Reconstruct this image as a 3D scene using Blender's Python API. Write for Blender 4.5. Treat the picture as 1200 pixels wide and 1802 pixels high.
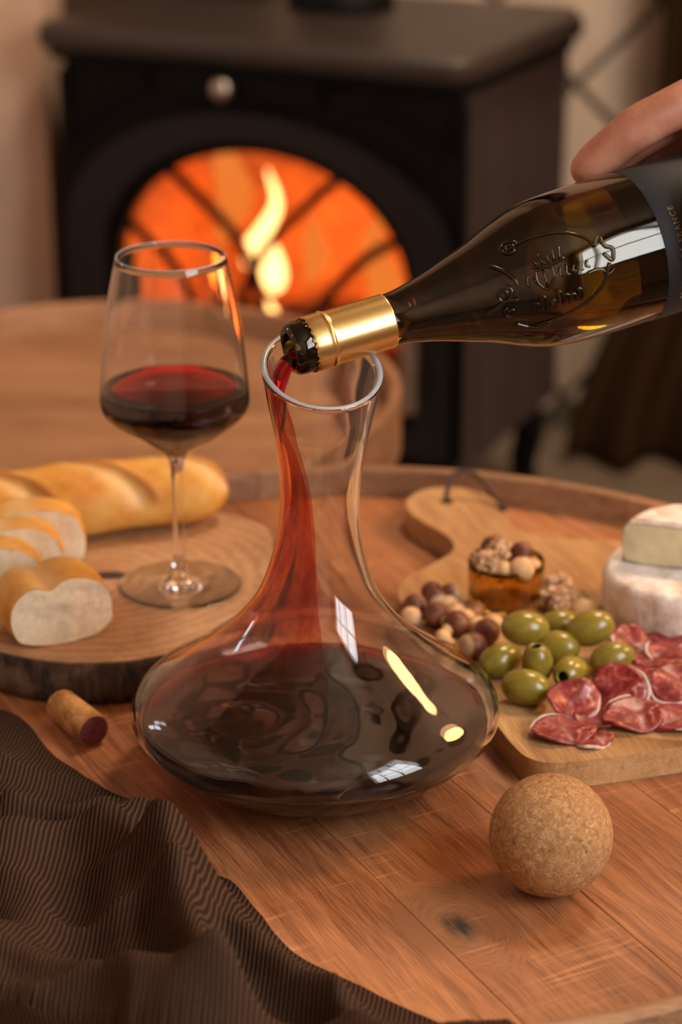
import bpy, bmesh, math, random
from mathutils import Vector, Matrix, noise
PI = math.pi
for o in list(bpy.data.objects):
    bpy.data.objects.remove(o)
SC = bpy.context.scene
COL = SC.collection
random.seed(7)

# ------------------------------------------------------------------ camera
T = 0.60                                   # table top height
cam = bpy.data.cameras.new('camera')
cam.sensor_fit = 'VERTICAL'; cam.sensor_height = 36; cam.sensor_width = 24
cam.lens = 79.5
cam.clip_start = 0.05
cam.dof.use_dof = True
cam.dof.focus_distance = 1.262
cam.dof.aperture_fstop = 4.9
camo = bpy.data.objects.new('camera', cam); COL.objects.link(camo)
camo.location = (0, -1.18, 1.26)
camo.rotation_euler = (math.radians(90 - 22.1), 0, 0)
SC.camera = camo

# ------------------------------------------------------------------ world, lights, exposure
SC.view_settings.view_transform = 'Standard'
SC.view_settings.look = 'None'
SC.view_settings.exposure = 0.0
SC.view_settings.gamma = 1.0
SC.view_settings.use_curve_mapping = False
SC.cycles.use_denoising = True
SC.cycles.max_bounces = 32
SC.cycles.transmission_bounces = 32
SC.cycles.transparent_max_bounces = 16
SC.cycles.glossy_bounces = 6
SC.cycles.diffuse_bounces = 3
SC.cycles.sample_clamp_indirect = 6.0
SC.cycles.caustics_reflective = True
SC.cycles.caustics_refractive = True
SC.cycles.blur_glossy = 0.3
w = bpy.data.worlds.new('world'); SC.world = w; w.use_nodes = True
w.node_tree.nodes['Background'].inputs[0].default_value = (0.75, 0.85, 1.0, 1)
w.node_tree.nodes['Background'].inputs[1].default_value = 0.6

def area(name, loc, target, sx, sy, power, col, shape='RECTANGLE', spread=PI):
    l = bpy.data.lights.new(name, 'AREA'); l.shape = shape; l.size = sx; l.size_y = sy
    l.energy = power; l.color = col; l.spread = spread
    o = bpy.data.objects.new(name, l); COL.objects.link(o); o.location = loc
    d = Vector(target) - Vector(loc)
    o.rotation_euler = d.to_track_quat('-Z', 'Y').to_euler()
    return o

def pointlight(name, loc, power, col, rad):
    l = bpy.data.lights.new(name, 'POINT'); l.energy = power; l.color = col; l.shadow_soft_size = rad
    o = bpy.data.objects.new(name, l); COL.objects.link(o); o.location = loc
    return o

# daylight through the two windows, a warm room lamp, an added fill for the back wall, the fire in the stove
area('daylight_right', (1.56, -1.32, 1.95), (0, -1.32, 1.95), 1.45, 1.5, 88, (0.94, 0.97, 1.0))
area('daylight_left', (-1.92, 1.15, 1.45), (0, 1.15, 1.45), 0.22, 0.6, 4, (0.78, 0.88, 1.0))
area('wall_fill_light', (0.75, 1.25, 2.85), (0.35, 1.9, 0.6), 0.5, 0.5, 40, (1.0, 0.78, 0.55), 'DISK')  # added fill that brightens the back wall, not a fixture of the room
area('lamp_light', (1.25, 0.55, 1.62), (0.0, 0.05, 0.6), 0.36, 0.36, 12.5, (1.0, 0.53, 0.20), 'DISK')
FIRE = [((-0.06, 0.17, 0.40), 1.05), ((0.06, 0.20, 0.34), 0.8), ((-0.10, 0.22, 0.36), 0.55)]   # in the stove's own frame

# ------------------------------------------------------------------ helpers
def mesh_from(bm, name, mat, smooth=True):
    bmesh.ops.recalc_face_normals(bm, faces=bm.faces[:])
    me = bpy.data.meshes.new(name); bm.to_mesh(me); bm.free()
    for p in me.polygons: p.use_smooth = smooth
    if mat:
        for m in (mat if isinstance(mat, (list, tuple)) else [mat]): me.materials.append(m)
    return me

def obj(name, bm, mat, parent=None, world=False, smooth=True, sharp=None):
    me = bm if isinstance(bm, bpy.types.Mesh) else mesh_from(bm, name, mat, smooth)
    if sharp is not None:
        try: me.set_sharp_from_angle(angle=math.radians(sharp))
        except Exception: pass
    o = bpy.data.objects.new(name, me); COL.objects.link(o)
    if parent is not None:
        o.parent = parent
        if world: o.matrix_parent_inverse = parent.matrix_basis.inverted()
    return o

def tag(o, label=None, cat=None, group=None, kind=None):
    if label: o['label'] = label
    if cat: o['category'] = cat
    if group: o['group'] = group
    if kind: o['kind'] = kind
    return o

def thing(name, label, cat, loc=(0, 0, 0), rz=0, group=None):
    o = bpy.data.objects.new(name, None); COL.objects.link(o)
    o.location = loc; o.rotation_euler = (0, 0, rz)
    o.empty_display_size = 0.02
    return tag(o, label, cat, group)

def copy_tree(o, parent=None):
    c = o.copy(); COL.objects.link(c)
    if parent is not None: c.parent = parent
    for ch in [x for x in COL.objects if x.parent == o]: copy_tree(ch, c)
    return c

def lathe(prof, n=64, fn=None):
    """revolve [(r,z)...] about z; r==0 ends become poles. fn(r,z,a)->(r,z)"""
    bm = bmesh.new(); rings = []
    for r, z in prof:
        if r <= 1e-7:
            rings.append([bm.verts.new((0, 0, z))])
        else:
            ring = []
            for i in range(n):
                a = 2 * PI * i / n
                rr, zz = fn(r, z, a) if fn else (r, z)
                ring.append(bm.verts.new((rr * math.cos(a), rr * math.sin(a), zz)))
            rings.append(ring)
    for A, B in zip(rings[:-1], rings[1:]):
        for i in range(n):
            j = (i + 1) % n
            f = [A[i % len(A)], A[j % len(A)], B[j % len(B)], B[i % len(B)]]
            u = []
            for v in f:
                if v not in u: u.append(v)
            if len(u) > 2: bm.faces.new(u)
    return bm

def box(bm, c, s, rot=None):
    m = Matrix.Translation(c) @ (rot if rot else Matrix.Identity(4)) @ Matrix.Diagonal((s[0], s[1], s[2], 1))
    bmesh.ops.create_cube(bm, size=1, matrix=m)
    return bm

def bevel(bm, w, seg=2):
    bmesh.ops.bevel(bm, geom=bm.edges[:], offset=w, segments=seg, affect='EDGES', profile=0.7)
    return bm

def bbox(c, s, w=0.003, seg=2, rot=None):
    return bevel(box(bmesh.new(), c, s, rot), w, seg)

def prism(pts, z0, z1, bev=0.0, seg=3):
    bm = bmesh.new()
    lo = [bm.verts.new((p[0], p[1], z0)) for p in pts]; hi = [bm.verts.new((p[0], p[1], z1)) for p in pts]
    n = len(pts)
    bm.faces.new(lo[::-1]); bm.faces.new(hi)
    for i in range(n): bm.faces.new((lo[i], lo[(i + 1) % n], hi[(i + 1) % n], hi[i]))
    if bev:
        ed = [e for e in bm.edges if abs(e.verts[0].co.z - e.verts[1].co.z) < 1e-6]
        bmesh.ops.bevel(bm, geom=ed, offset=bev, segments=seg, affect='EDGES', profile=0.5)
    return bm

def tube(bm, pts, rad, n=8, closed=False, cap=True):
    pts = [Vector(p) for p in pts]; N_ = len(pts); rings = []; prev = None
    for i, p in enumerate(pts):
        a = pts[(i - 1) % N_] if closed or i > 0 else p
        b = pts[(i + 1) % N_] if closed or i < N_ - 1 else p
        t = (b - a).normalized()
        if prev is None:
            u = t.orthogonal().normalized()
        else:
            u = (prev - t * prev.dot(t)).normalized()
        prev = u; v = t.cross(u)
        r = rad[i] if isinstance(rad, (list, tuple)) else rad
        rings.append([bm.verts.new(p + (u * math.cos(2 * PI * k / n) + v * math.sin(2 * PI * k / n)) * r) for k in range(n)])
    for i in range(N_ if closed else N_ - 1):
        A, B = rings[i], rings[(i + 1) % N_]
        for k in range(n): bm.faces.new((A[k], A[(k + 1) % n], B[(k + 1) % n], B[k]))
    if cap and not closed:
        bm.faces.new(rings[0][::-1]); bm.faces.new(rings[-1])
    return bm

def catmull(P, k=8, closed=False):
    P = [Vector(p) for p in P]; out = []; n = len(P)
    rng = range(n) if closed else range(n - 1)
    for i in rng:
        p0 = P[(i - 1) % n] if closed or i > 0 else P[i]; p1 = P[i]; p2 = P[(i + 1) % n]
        p3 = P[(i + 2) % n] if closed or i < n - 2 else p2
        for j in range(k):
            t = j / k
            out.append(0.5 * ((2 * p1) + (p2 - p0) * t + (2 * p0 - 5 * p1 + 4 * p2 - p3) * t * t + (3 * p1 - p0 - 3 * p2 + p3) * t ** 3))
    if not closed: out.append(P[-1])
    return out

def spl(x, xs, ys):
    """monotone-ish cubic through (xs, ys)"""
    n = len(xs)
    if x <= xs[0]: return ys[0]
    if x >= xs[-1]: return ys[-1]
    i = max(k for k in range(n - 1) if xs[k] <= x)
    def sl(k):
        if k == 0: return (ys[1] - ys[0]) / (xs[1] - xs[0])
        if k == n - 1: return (ys[-1] - ys[-2]) / (xs[-1] - xs[-2])
        return (ys[k + 1] - ys[k - 1]) / (xs[k + 1] - xs[k - 1])
    h = xs[i + 1] - xs[i]; t = (x - xs[i]) / h
    a, b = sl(i) * h, sl(i + 1) * h
    return ys[i] * (2 * t ** 3 - 3 * t * t + 1) + a * (t ** 3 - 2 * t * t + t) + ys[i + 1] * (3 * t * t - 2 * t ** 3) + b * (t ** 3 - t * t)

def sm(a, b, x):
    t = min(1, max(0, (x - a) / (b - a))); return t * t * (3 - 2 * t)

def fbm(x, y, z, o=3):
    return noise.fractal(Vector((x, y, z)), 1.0, 2.0, o)

# ---- materials
class Mat:
    def __init__(s, name):
        s.m = bpy.data.materials.new(name); s.m.use_nodes = True; s.t = s.m.node_tree; s.t.nodes.clear()
        s.out = s.t.nodes.new('ShaderNodeOutputMaterial')
    def n(s, typ, ins=None, **kw):
        nd = s.t.nodes.new('ShaderNode' + typ)
        for k, v in kw.items(): setattr(nd, k, v)
        for k, v in (ins or {}).items():
            i = nd.inputs[k]
            if isinstance(v, bpy.types.NodeSocket): s.t.links.new(v, i)
            else:
                if isinstance(v, tuple) and len(v) == 3 and i.type == 'RGBA': v = (*v, 1)
                i.default_value = v
        return nd
    def surf(s, sh): s.t.links.new(sh.outputs[0], s.out.inputs['Surface']); return s.m
    def math(s, op, a, b=0.0, c=False): return s.n('Math', {0: a, 1: b}, operation=op, use_clamp=c).outputs[0]
    def mix(s, f, a, b, mode='MIX'): return s.n('MixRGB', {'Fac': f, 'Color1': a, 'Color2': b}, blend_type=mode).outputs[0]
    def ramp(s, f, stops, interp='LINEAR'):
        nd = s.n('ValToRGB', {'Fac': f}); cr = nd.color_ramp; cr.interpolation = interp
        while len(cr.elements) < len(stops): cr.elements.new(0.5)
        for e, (p, c) in zip(cr.elements, stops):
            e.position = p; e.color = (*c, 1) if isinstance(c, tuple) else (c, c, c, 1)
        return nd.outputs[0]
    def co(s, which='Object'): return s.n('TexCoord').outputs[which]
    def map(s, v, rot=(0, 0, 0), scale=(1, 1, 1), loc=(0, 0, 0)):
        return s.n('Mapping', {'Vector': v, 'Rotation': rot, 'Scale': scale, 'Location': loc}).outputs[0]
    def noise(s, v, scale, detail=4, rough=0.55, dist=0.0):
        return s.n('TexNoise', {'Vector': v, 'Scale': scale, 'Detail': detail, 'Roughness': rough, 'Distortion': dist}).outputs[0]
    def bump(s, h, strength=0.3, dist=0.001, norm=None):
        d = {'Height': h, 'Strength': strength, 'Distance': dist}
        if norm is not None: d['Normal'] = norm
        return s.n('Bump', d).outputs[0]
    def pbr(s, col, rough=0.5, metal=0.0, normal=None, spec=0.5, **kw):
        d = {'Base Color': col, 'Roughness': rough, 'Metallic': metal, 'Specular IOR Level': spec}
        if normal is not None: d['Normal'] = normal
        for k, v in kw.items(): d[k.replace('_', ' ')] = v
        return s.surf(s.n('BsdfPrincipled', d))

def plain(name, col, rough=0.5, metal=0.0, nscale=60, var=0.12, bump=0.1, spec=0.5, bdist=0.0008):
    M = Mat(name); f = M.noise(M.co(), nscale, 4)
    d = tuple(max(0, c * (1 - var)) for c in col); b = tuple(min(1, c * (1 + var)) for c in col)
    return M.pbr(M.ramp(f, [(0.3, d), (0.7, b)]), rough, metal, M.bump(f, bump, bdist), spec)

def wood(name, dark, mid, light, ang=0.0, rough=0.5, along=9, across=150, knot=None, saw=0.0, rand=0.25, bump=0.25):
    M = Mat(name)
    v = M.map(M.co(), rot=(0, 0, -ang))
    r = M.n('ObjectInfo').outputs['Random']
    off = M.n('CombineXYZ', {0: M.math('MULTIPLY', r, 9.0), 1: M.math('MULTIPLY', r, 5.0), 2: 0.0}).outputs[0]
    vk = v
    v = M.n('VectorMath', {0: v, 1: off}, operation='ADD').outputs[0]
    broad = M.noise(M.map(v, scale=(5, 14, 14)), 1.0, 3)
    warp = M.n('CombineXYZ', {0: 0.0, 1: M.math('MULTIPLY', broad, 0.022), 2: 0.0}).outputs[0]
    v2 = M.n('VectorMath', {0: v, 1: warp}, operation='ADD').outputs[0]
    if knot:
        kx = math.cos(-ang) * knot[0] - math.sin(-ang) * knot[1]; ky = math.sin(-ang) * knot[0] + math.cos(-ang) * knot[1]
        d = M.n('VectorMath', {0: vk, 1: (kx, ky, T)}, operation='SUBTRACT').outputs[0]
        d = M.map(d, scale=(0.6, 1.0, 0.0))
        dl = M.n('VectorMath', {0: d}, operation='LENGTH').outputs['Value']
        near = M.math('MULTIPLY', M.math('SUBTRACT', 1.0, M.math('DIVIDE', dl, 0.030), True), 0.75)
        ringv = M.n('CombineXYZ', {0: 0.0, 1: dl, 2: 0.0}).outputs[0]
        v2 = M.n('MixRGB', {'Fac': near, 'Color1': v2, 'Color2': ringv}).outputs[0]
    g = M.noise(M.map(v2, scale=(along, across, across)), 1.0, 7, 0.62, 0.3)
    g2 = M.noise(M.map(v2, scale=(along * 4, across * 7, across * 7)), 1.0, 3, 0.6)
    f = M.math('ADD', M.math('MULTIPLY', g, 0.48), M.math('ADD', M.math('MULTIPLY', broad, 0.48), M.math('MULTIPLY', M.math('SUBTRACT', g2, 0.5), 0.34)))
    col = M.ramp(f, [(0.33, dark), (0.52, mid), (0.72, light)])
    col = M.mix(M.math('MULTIPLY', M.math('SUBTRACT', 1.0, M.math('MULTIPLY', g2, 1.6), True), 0.45), col, tuple(c * 0.45 for c in dark))
    if saw:
        s = M.noise(M.map(v, scale=(330, 12, 12)), 1.0, 2)
        p = M.noise(M.map(v, loc=(3, 1, 0)), 14, 3)
        k = M.math('MULTIPLY', M.math('MULTIPLY', M.math('SUBTRACT', s, 0.56, True), 6.0, True), M.math('MULTIPLY', M.math('SUBTRACT', p, 0.5, True), 5.0, True))
        col = M.mix(M.math('MULTIPLY', k, saw), col, tuple(min(1, c * 1.6) for c in light))
    if knot:
        k2 = M.math('MULTIPLY', M.math('SUBTRACT', 1.0, M.math('DIVIDE', dl, 0.011), True), 1.0)
        kn = M.noise(M.map(v, scale=(60, 260, 1)), 1.0, 3)
        col = M.mix(M.math('MULTIPLY', M.math('MULTIPLY', k2, kn), 2.6, True), col, (0.03, 0.018, 0.012))
    br = M.math('ADD', 1.0 - rand / 2, M.math('MULTIPLY', r, rand))
    col = M.n('VectorMath', {0: col, 1: M.n('CombineXYZ', {0: br, 1: br, 2: br}).outputs[0]}, operation='MULTIPLY').outputs[0]
    h = M.math('ADD', g, M.math('MULTIPLY', g2, 0.7))
    rg = M.math('ADD', rough - 0.1, M.math('MULTIPLY', g, 0.2))
    return M.pbr(col, rg, 0, M.bump(h, bump, 0.0008))

def glass(name, col=(1, 1, 1), rough=0.0, ior=1.47, vol=None, dens=0):
    M = Mat(name)
    M.pbr(col, rough, 0, None, 0.5, Transmission_Weight=1.0, IOR=ior)
    if vol:
        a = M.n('VolumeAbsorption', {'Color': vol, 'Density': dens})
        M.t.links.new(a.outputs[0], M.out.inputs['Volume'])
    return M.m

def emis(name, col, st):
    M = Mat(name); return M.surf(M.n('Emission', {'Color': col, 'Strength': st}))

M_wood = wood('table_wood', (0.17, 0.053, 0.018), (0.42, 0.162, 0.060), (0.60, 0.285, 0.122), math.radians(-62.5), 0.5, knot=(0.0632, -0.1432), saw=0.85)
M_rim = wood('rim_wood', (0.17, 0.075, 0.032), (0.36, 0.18, 0.085), (0.5, 0.28, 0.145), 0, 0.55, rand=0.3)
M_wood2 = wood('side_table_wood', (0.2, 0.085, 0.038), (0.40, 0.20, 0.1), (0.52, 0.29, 0.155), 0, 0.5, rand=0.3)
M_board = wood('board_wood', (0.30, 0.14, 0.052), (0.52, 0.285, 0.115), (0.64, 0.40, 0.19), math.radians(107), 0.5, along=9, across=120, rand=0)
M_blackiron = plain('cast_iron', (0.0035, 0.0034, 0.004), 0.5, 0.0, 220, 0.3, 0.25, 0.14)
M_dooriron = plain('door_iron', (0.007, 0.007, 0.009), 0.42, 0.0, 220, 0.3, 0.2, 0.4)
M_litsideiron = plain('lit_side_iron', (0.046, 0.034, 0.034), 0.6, 0.0, 220, 0.2, 0.25)  # same cast iron, colour lifted to paint in light on the sides
M_top_sheen = plain('iron_top_sheen', (0.034, 0.026, 0.023), 0.42, 0.0, 160, 0.3, 0.2)  # same cast iron, browner and paler to paint the sheen on top
M_steel = plain('brushed_steel', (0.5, 0.45, 0.4), 0.35, 1.0)
M_brick = plain('fire_brick', (0.62, 0.42, 0.26), 0.9, 0, 30, 0.35, 0.4, 0.1)
M_char = plain('charred_log', (0.045, 0.025, 0.018), 0.95, 0, 80, 0.5, 0.8, 0.1, 0.004)
M_tile = plain('wall_tile', (0.68, 0.56, 0.46), 0.55, 0, 12, 0.1, 0.1)
M_grout = plain('grout', (0.15, 0.13, 0.11), 0.9, 0, 90, 0.2, 0.3)
M_plaster = plain('plaster', (0.62, 0.42, 0.30), 0.9, 0, 18, 0.08, 0.2)
M_white = plain('ceiling_paint', (0.40, 0.29, 0.19), 0.9, 0, 20, 0.04, 0.1)
M_floor = plain('floor_tile', (0.16, 0.12, 0.09), 0.6, 0, 9, 0.2, 0.1)
M_darkwood = wood('dark_wood', (0.03, 0.014, 0.008), (0.075, 0.034, 0.017), (0.12, 0.06, 0.03), PI / 2, 0.6)
M_curtain = plain('curtain_cloth', (0.075, 0.04, 0.02), 0.95, 0, 300, 0.2, 0.3, 0.1)
M_winframe = plain('window_paint', (0.7, 0.68, 0.64), 0.5)
M_glass = glass('clear_glass', (0.985, 0.985, 0.99))
M_brightrim = Mat('bright_glass_rim').pbr((0.9, 0.92, 0.96), 0.22, 0, None, 0.6, Transmission_Weight=0.55, IOR=1.45)  # whitened glass, stands in for bright light caught in the rims
M_wine = glass('red_wine', (0.98, 0.9, 0.92), 0, 1.34, (0.85, 0.0, 0.12), 1300)
M_wine_glass = glass('red_wine_thin', (0.98, 0.9, 0.92), 0, 1.34, (0.93, 0.0, 0.08), 750)
M_bottle = glass('bottle_glass', (0.25, 0.165, 0.025), 0, 1.5)

# ------------------------------------------------------------------ room
def struct(name, bm, mat, parent=None, smooth=False):
    o = obj(name, bm, mat, parent, smooth=smooth)
    if parent is None: o['kind'] = 'structure'
    return o

RX0, RX1, RY0, RY1, H = -1.9, 1.5, -2.6, 2.3, 2.95
fl = struct('floor', box(bmesh.new(), ((RX0 + RX1) / 2, (RY0 + RY1) / 2, -0.05), (RX1 - RX0 + .2, RY1 - RY0 + .2, 0.09)), M_grout)
tile_bm = bevel(box(bmesh.new(), (0, 0, 0), (0.296, 0.296, 0.008)), 0.002, 1)
ft_me = mesh_from(tile_bm, 'floor_tile', M_floor, False)
for i in range(11):
    for j in range(12):
        t_ = obj('tile', ft_me, None, fl); t_.location = (-1.65 + i * 0.3, -1.15 + j * 0.3, -0.004)
wb = struct('wall_back', box(bmesh.new(), ((RX0 + RX1) / 2, RY1 + 0.06, H / 2), (RX1 - RX0 + .2, 0.1, H)), M_grout)
HD = 0.1275                               # half diagonal of the lozenge tiles
sd = HD * math.sqrt(2)
t_bm = bevel(box(bmesh.new(), (0, 0, 0), (sd - 0.013, 0.012, sd - 0.013), Matrix.Rotation(PI / 4, 4, 'Y')), 0.002, 1)
t_me = mesh_from(t_bm, 'wall_tile', M_tile, False)
KX, KZ = 0.3625, 0.5555                   # a crossing of the joints
for i in range(-7, 9):
    for j in range(-4, 9):
        if (i + j) % 2: continue
        x, z = KX + i * HD, KZ - 2 * HD + j * HD + HD
        if z < -0.02 or z > 1.4: continue
        t_ = obj('tile', t_me, None, wb); t_.location = (x, RY1 + 0.008, z)
obj('upper_plaster', box(bmesh.new(), ((RX0 + RX1) / 2, RY1 + 0.003, (H + 1.42) / 2), (RX1 - RX0, 0.03, H - 1.42)), M_plaster, wb, smooth=False)
pier = struct('wall_left', box(bmesh.new(), (-1.155, 2.16, H / 2), (1.47, 0.28, H)), M_plaster)
for nm, c, s in (('wall_side', (RX0 - .05, (RY0 + RY1) / 2, 0), 0), ):
    pass
def wall_with_window(name, x, yc, zc, wy, wz, th, mat):
    bm = bmesh.new()
    y0, y1, z0, z1 = yc - wy / 2, yc + wy / 2, zc - wz / 2, zc + wz / 2
    for a, b, c, d in ((RY0, y0, 0, H), (y1, RY1, 0, H), (y0, y1, 0, z0), (y0, y1, z1, H)):
        box(bm, (x, (a + b) / 2, (c + d) / 2), (th, b - a, d - c))
    return struct(name, bm, mat)
wr = wall_with_window('wall_right', RX1 + 0.06, -1.32, 1.95, 1.5, 1.55, 0.1, M_plaster)
wl = wall_with_window('wall_side', RX0 - 0.06, 1.15, 1.45, 0.26, 0.64, 0.1, M_plaster)
struct('wall_rear', box(bmesh.new(), ((RX0 + RX1) / 2, RY0 - .05, H / 2), (RX1 - RX0 + .2, 0.1, H)), M_plaster)
struct('ceiling', box(bmesh.new(), ((RX0 + RX1) / 2, (RY0 + RY1) / 2, H + .05), (RX1 - RX0 + .2, RY1 - RY0 + .2, 0.1)), M_white)
def window(name, x, yc, zc, wy, wz, nv, nh):
    o = struct(name, bbox((x, yc, zc - wz / 2 + .02), (0.06, wy, 0.04)), M_winframe)
    obj('window_frame', bbox((x, yc, zc + wz / 2 - .02), (0.06, wy, 0.04)), M_winframe, o)
    for s in (-1, 1): obj('window_frame', bbox((x, yc + s * (wy / 2 - .02), zc), (0.06, 0.04, wz - .08)), M_winframe, o)
    for i in range(1, nv): obj('muntin', bbox((x, yc - wy / 2 + wy * i / nv, zc), (0.04, 0.035, wz - .08)), M_winframe, o)
    for i in range(1, nh): obj('muntin', bbox((x, yc, zc - wz / 2 + wz * i / nh), (0.035, wy - .08, 0.035)), M_winframe, o)
window('window_1', RX1 - 0.02, -1.32, 1.95, 1.5, 1.55, 3, 2)
window('window_2', RX0 + 0.02, 1.15, 1.45, 0.26, 0.64, 1, 2)
struct('trim_1', bbox((-0.28, RY1 - 0.03, 0.7), (0.34, 0.03, 1.4)), M_darkwood)

# dark brown drape against the tiles on the right
bm = bmesh.new(); rows = []
for k in range(30):
    z = 0.01 + 1.6 * (k / 29) ** 1.3; row = []
    fl_ = 0.13 * (1 - sm(0, 0.45, z))
    for i in range(61):
        s = i / 60; x = 0.475 - fl_ + s * (0.5 + fl_); y = 2.17 + 0.035 * math.sin(s * 34) - fl_ * 0.5
        row.append(bm.verts.new((x, y, z)))
    rows.append(row)
for A, B in zip(rows[:-1], rows[1:]):
    for i in range(60): bm.faces.new((A[i], A[i + 1], B[i + 1], B[i]))
bmesh.ops.solidify(bm, geom=bm.faces[:], thickness=0.004)
tag(obj('curtain', bm, M_curtain), 'dark brown drape hanging to the floor beside the lozenge wall tiles', 'curtain')

# ------------------------------------------------------------------ stove
ST_ANG = math.atan2(-0.417, 0.909)
st = thing('wood_stove', 'black cast iron wood burning stove with arched glass door behind the tables', 'stove', (-0.1194, 1.7483, 0), ST_ANG)
def ring_prism(inner, outer, y0, y1, bev=0.004):
    """flat frame in the xz plane between two loops with the same number of points"""
    bm = bmesh.new(); n = len(inner)
    L = [[bm.verts.new((p[0], y, p[1])) for p in loop] for y in (y0, y1) for loop in (inner, outer)]
    i0, o0, i1, o1 = L
    for i in range(n):
        j = (i + 1) % n
        bm.faces.new((i0[i], i0[j], o0[j], o0[i])); bm.faces.new((i1[j], i1[i], o1[i], o1[j]))
        bm.faces.new((i0[j], i0[i], i1[i], i1[j])); bm.faces.new((o0[i], o0[j], o1[j], o1[i]))
    if bev:
        ed = [e for e in bm.edges if (e.verts[0].co.y == e.verts[1].co.y == y0) and ((e.verts[0] in i0) == (e.verts[1] in i0))]
        bmesh.ops.bevel(bm, geom=ed, offset=bev, segments=3, affect='EDGES', profile=0.5)
    return bm
BX0, BX1, BZ0, BZ1, FY, BY = -0.308, 0.290, 0.155, 0.690, 0.03, 0.425
def arch(xl, xr, zb, zs, zt, n=24):
    """flat-bottomed opening: springs at zs on both sides, crown at zt"""
    pts = [(xl + (xr - xl) * k / 12, zb) for k in range(13)]
    pts += [(xr, zb + (zs - zb) * k / 4) for k in range(1, 5)]
    c, a, h = (xl + xr) / 2, (xr - xl) / 2, zt - zs
    for k in range(1, n):
        t = PI * k / n
        pts.append((c + a * math.cos(t), zs + h * math.sin(t)))
    pts += [(xl, zs - (zs - zb) * k / 4) for k in range(0, 4)]
    return pts
INN = arch(-0.216, 0.216, 0.235, 0.405, 0.574)
MID = arch(-0.234, 0.233, 0.222, 0.412, 0.592)
OUT = arch(-0.292, 0.278, 0.185, 0.450, 0.628)
RECT = []
for x, z in OUT:
    cx, cz = -0.01, 0.42; dx, dz = x - cx, z - cz
    k = min([((BX1 if dx > 0 else BX0) - cx) / dx if abs(dx) > 1e-6 else 9e9, ((BZ1 if dz > 0 else BZ0) - cz) / dz if abs(dz) > 1e-6 else 9e9])
    RECT.append((cx + dx * k, cz + dz * k))
OUTs = [(x * 0.99, z) for x, z in OUT]
obj('front_plate', ring_prism(OUTs, RECT, FY, FY + 0.02, 0), M_blackiron, st, smooth=False)
door = obj('door', ring_prism(MID, OUT, FY - 0.022, FY + 0.012, 0.010), M_dooriron, st, sharp=40)
obj('door_bead', ring_prism(INN, MID, FY - 0.006, FY + 0.012, 0.004), M_blackiron, door, sharp=40)
# curved tracery bars over the glass
def bar(p, r=0.0075):
    q = catmull([(x, FY - 0.002, z) for x, z in p], 8); return tube(bmesh.new(), q, r, 8)
for p in ([(-0.158, 0.553), (-0.0895, 0.5017), (-0.0303, 0.446), (0.0, 0.37), (0.01, 0.235)],
          [(-0.222, 0.475), (-0.1492, 0.4154), (-0.1019, 0.3669), (-0.06, 0.30), (-0.04, 0.235)],
          [(0.128, 0.563), (0.0341, 0.476), (-0.0073, 0.42), (-0.03, 0.36), (-0.045, 0.235)],
          [(0.218, 0.488), (0.1424, 0.4378), (0.0797, 0.3632), (0.05, 0.30), (0.035, 0.235)]):
    obj('tracery_bar', bar(p), M_blackiron, door)
MW = Mat('stove_window')
mixw = MW.n('MixShader', {'Fac': 0.06}); 
MW.t.links.new(MW.n('BsdfTransparent', {'Color': (0.95, 0.72, 0.5)}).outputs[0], mixw.inputs[1])
MW.t.links.new(MW.n('BsdfGlossy', {'Color': (1, 1, 1), 'Roughness': 0.1}).outputs[0], mixw.inputs[2])
MW.surf(mixw)
bm = bmesh.new(); bm.faces.new([bm.verts.new((x, FY + 0.016, z)) for x, z in MID])
obj('door_glass', bm, MW.m, door, smooth=False)
# handle on the door's right
hd = obj('door_handle', bevel(box(bmesh.new(), (0.236, FY - 0.045, 0.315), (0.022, 0.018, 0.115)), 0.006, 3), M_steel, door)
obj('handle_stem', bbox((0.236, FY - 0.025, 0.36), (0.012, 0.03, 0.012)), M_blackiron, hd)
# drawer with its knob, relief panels
dr = obj('top_drawer', bevel(box(bmesh.new(), (-0.028, FY - 0.004, 0.664), (0.236, 0.014, 0.046)), 0.003, 2), M_blackiron, st, smooth=False)
obj('knob', lathe([(0, 0.0), (0.006, 0.0), (0.006, 0.014), (0.013, 0.018), (0.0155, 0.025), (0.012, 0.032), (0, 0.035)], 24), M_steel, dr)
kn = COL.objects['knob']; kn.location = (-0.0389, FY - 0.010, 0.660); kn.rotation_euler = (PI / 2, 0, 0)
def relief(pts):
    bm = bmesh.new(); n = len(pts); c = Vector((sum(p[0] for p in pts) / n, 0, sum(p[1] for p in pts) / n))
    tube(bm, [(p[0], FY - 0.001, p[1]) for p in pts], 0.005, 6, closed=True)
    return bm
obj('relief_panel', relief([(0.112, 0.680), (0.275, 0.680), (0.275, 0.600), (0.20, 0.640), (0.112, 0.652)]), M_blackiron, st)
obj('relief_panel', relief([(-0.165, 0.680), (-0.290, 0.680), (-0.290, 0.560), (-0.24, 0.610), (-0.165, 0.648)]), M_blackiron, st)
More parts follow.
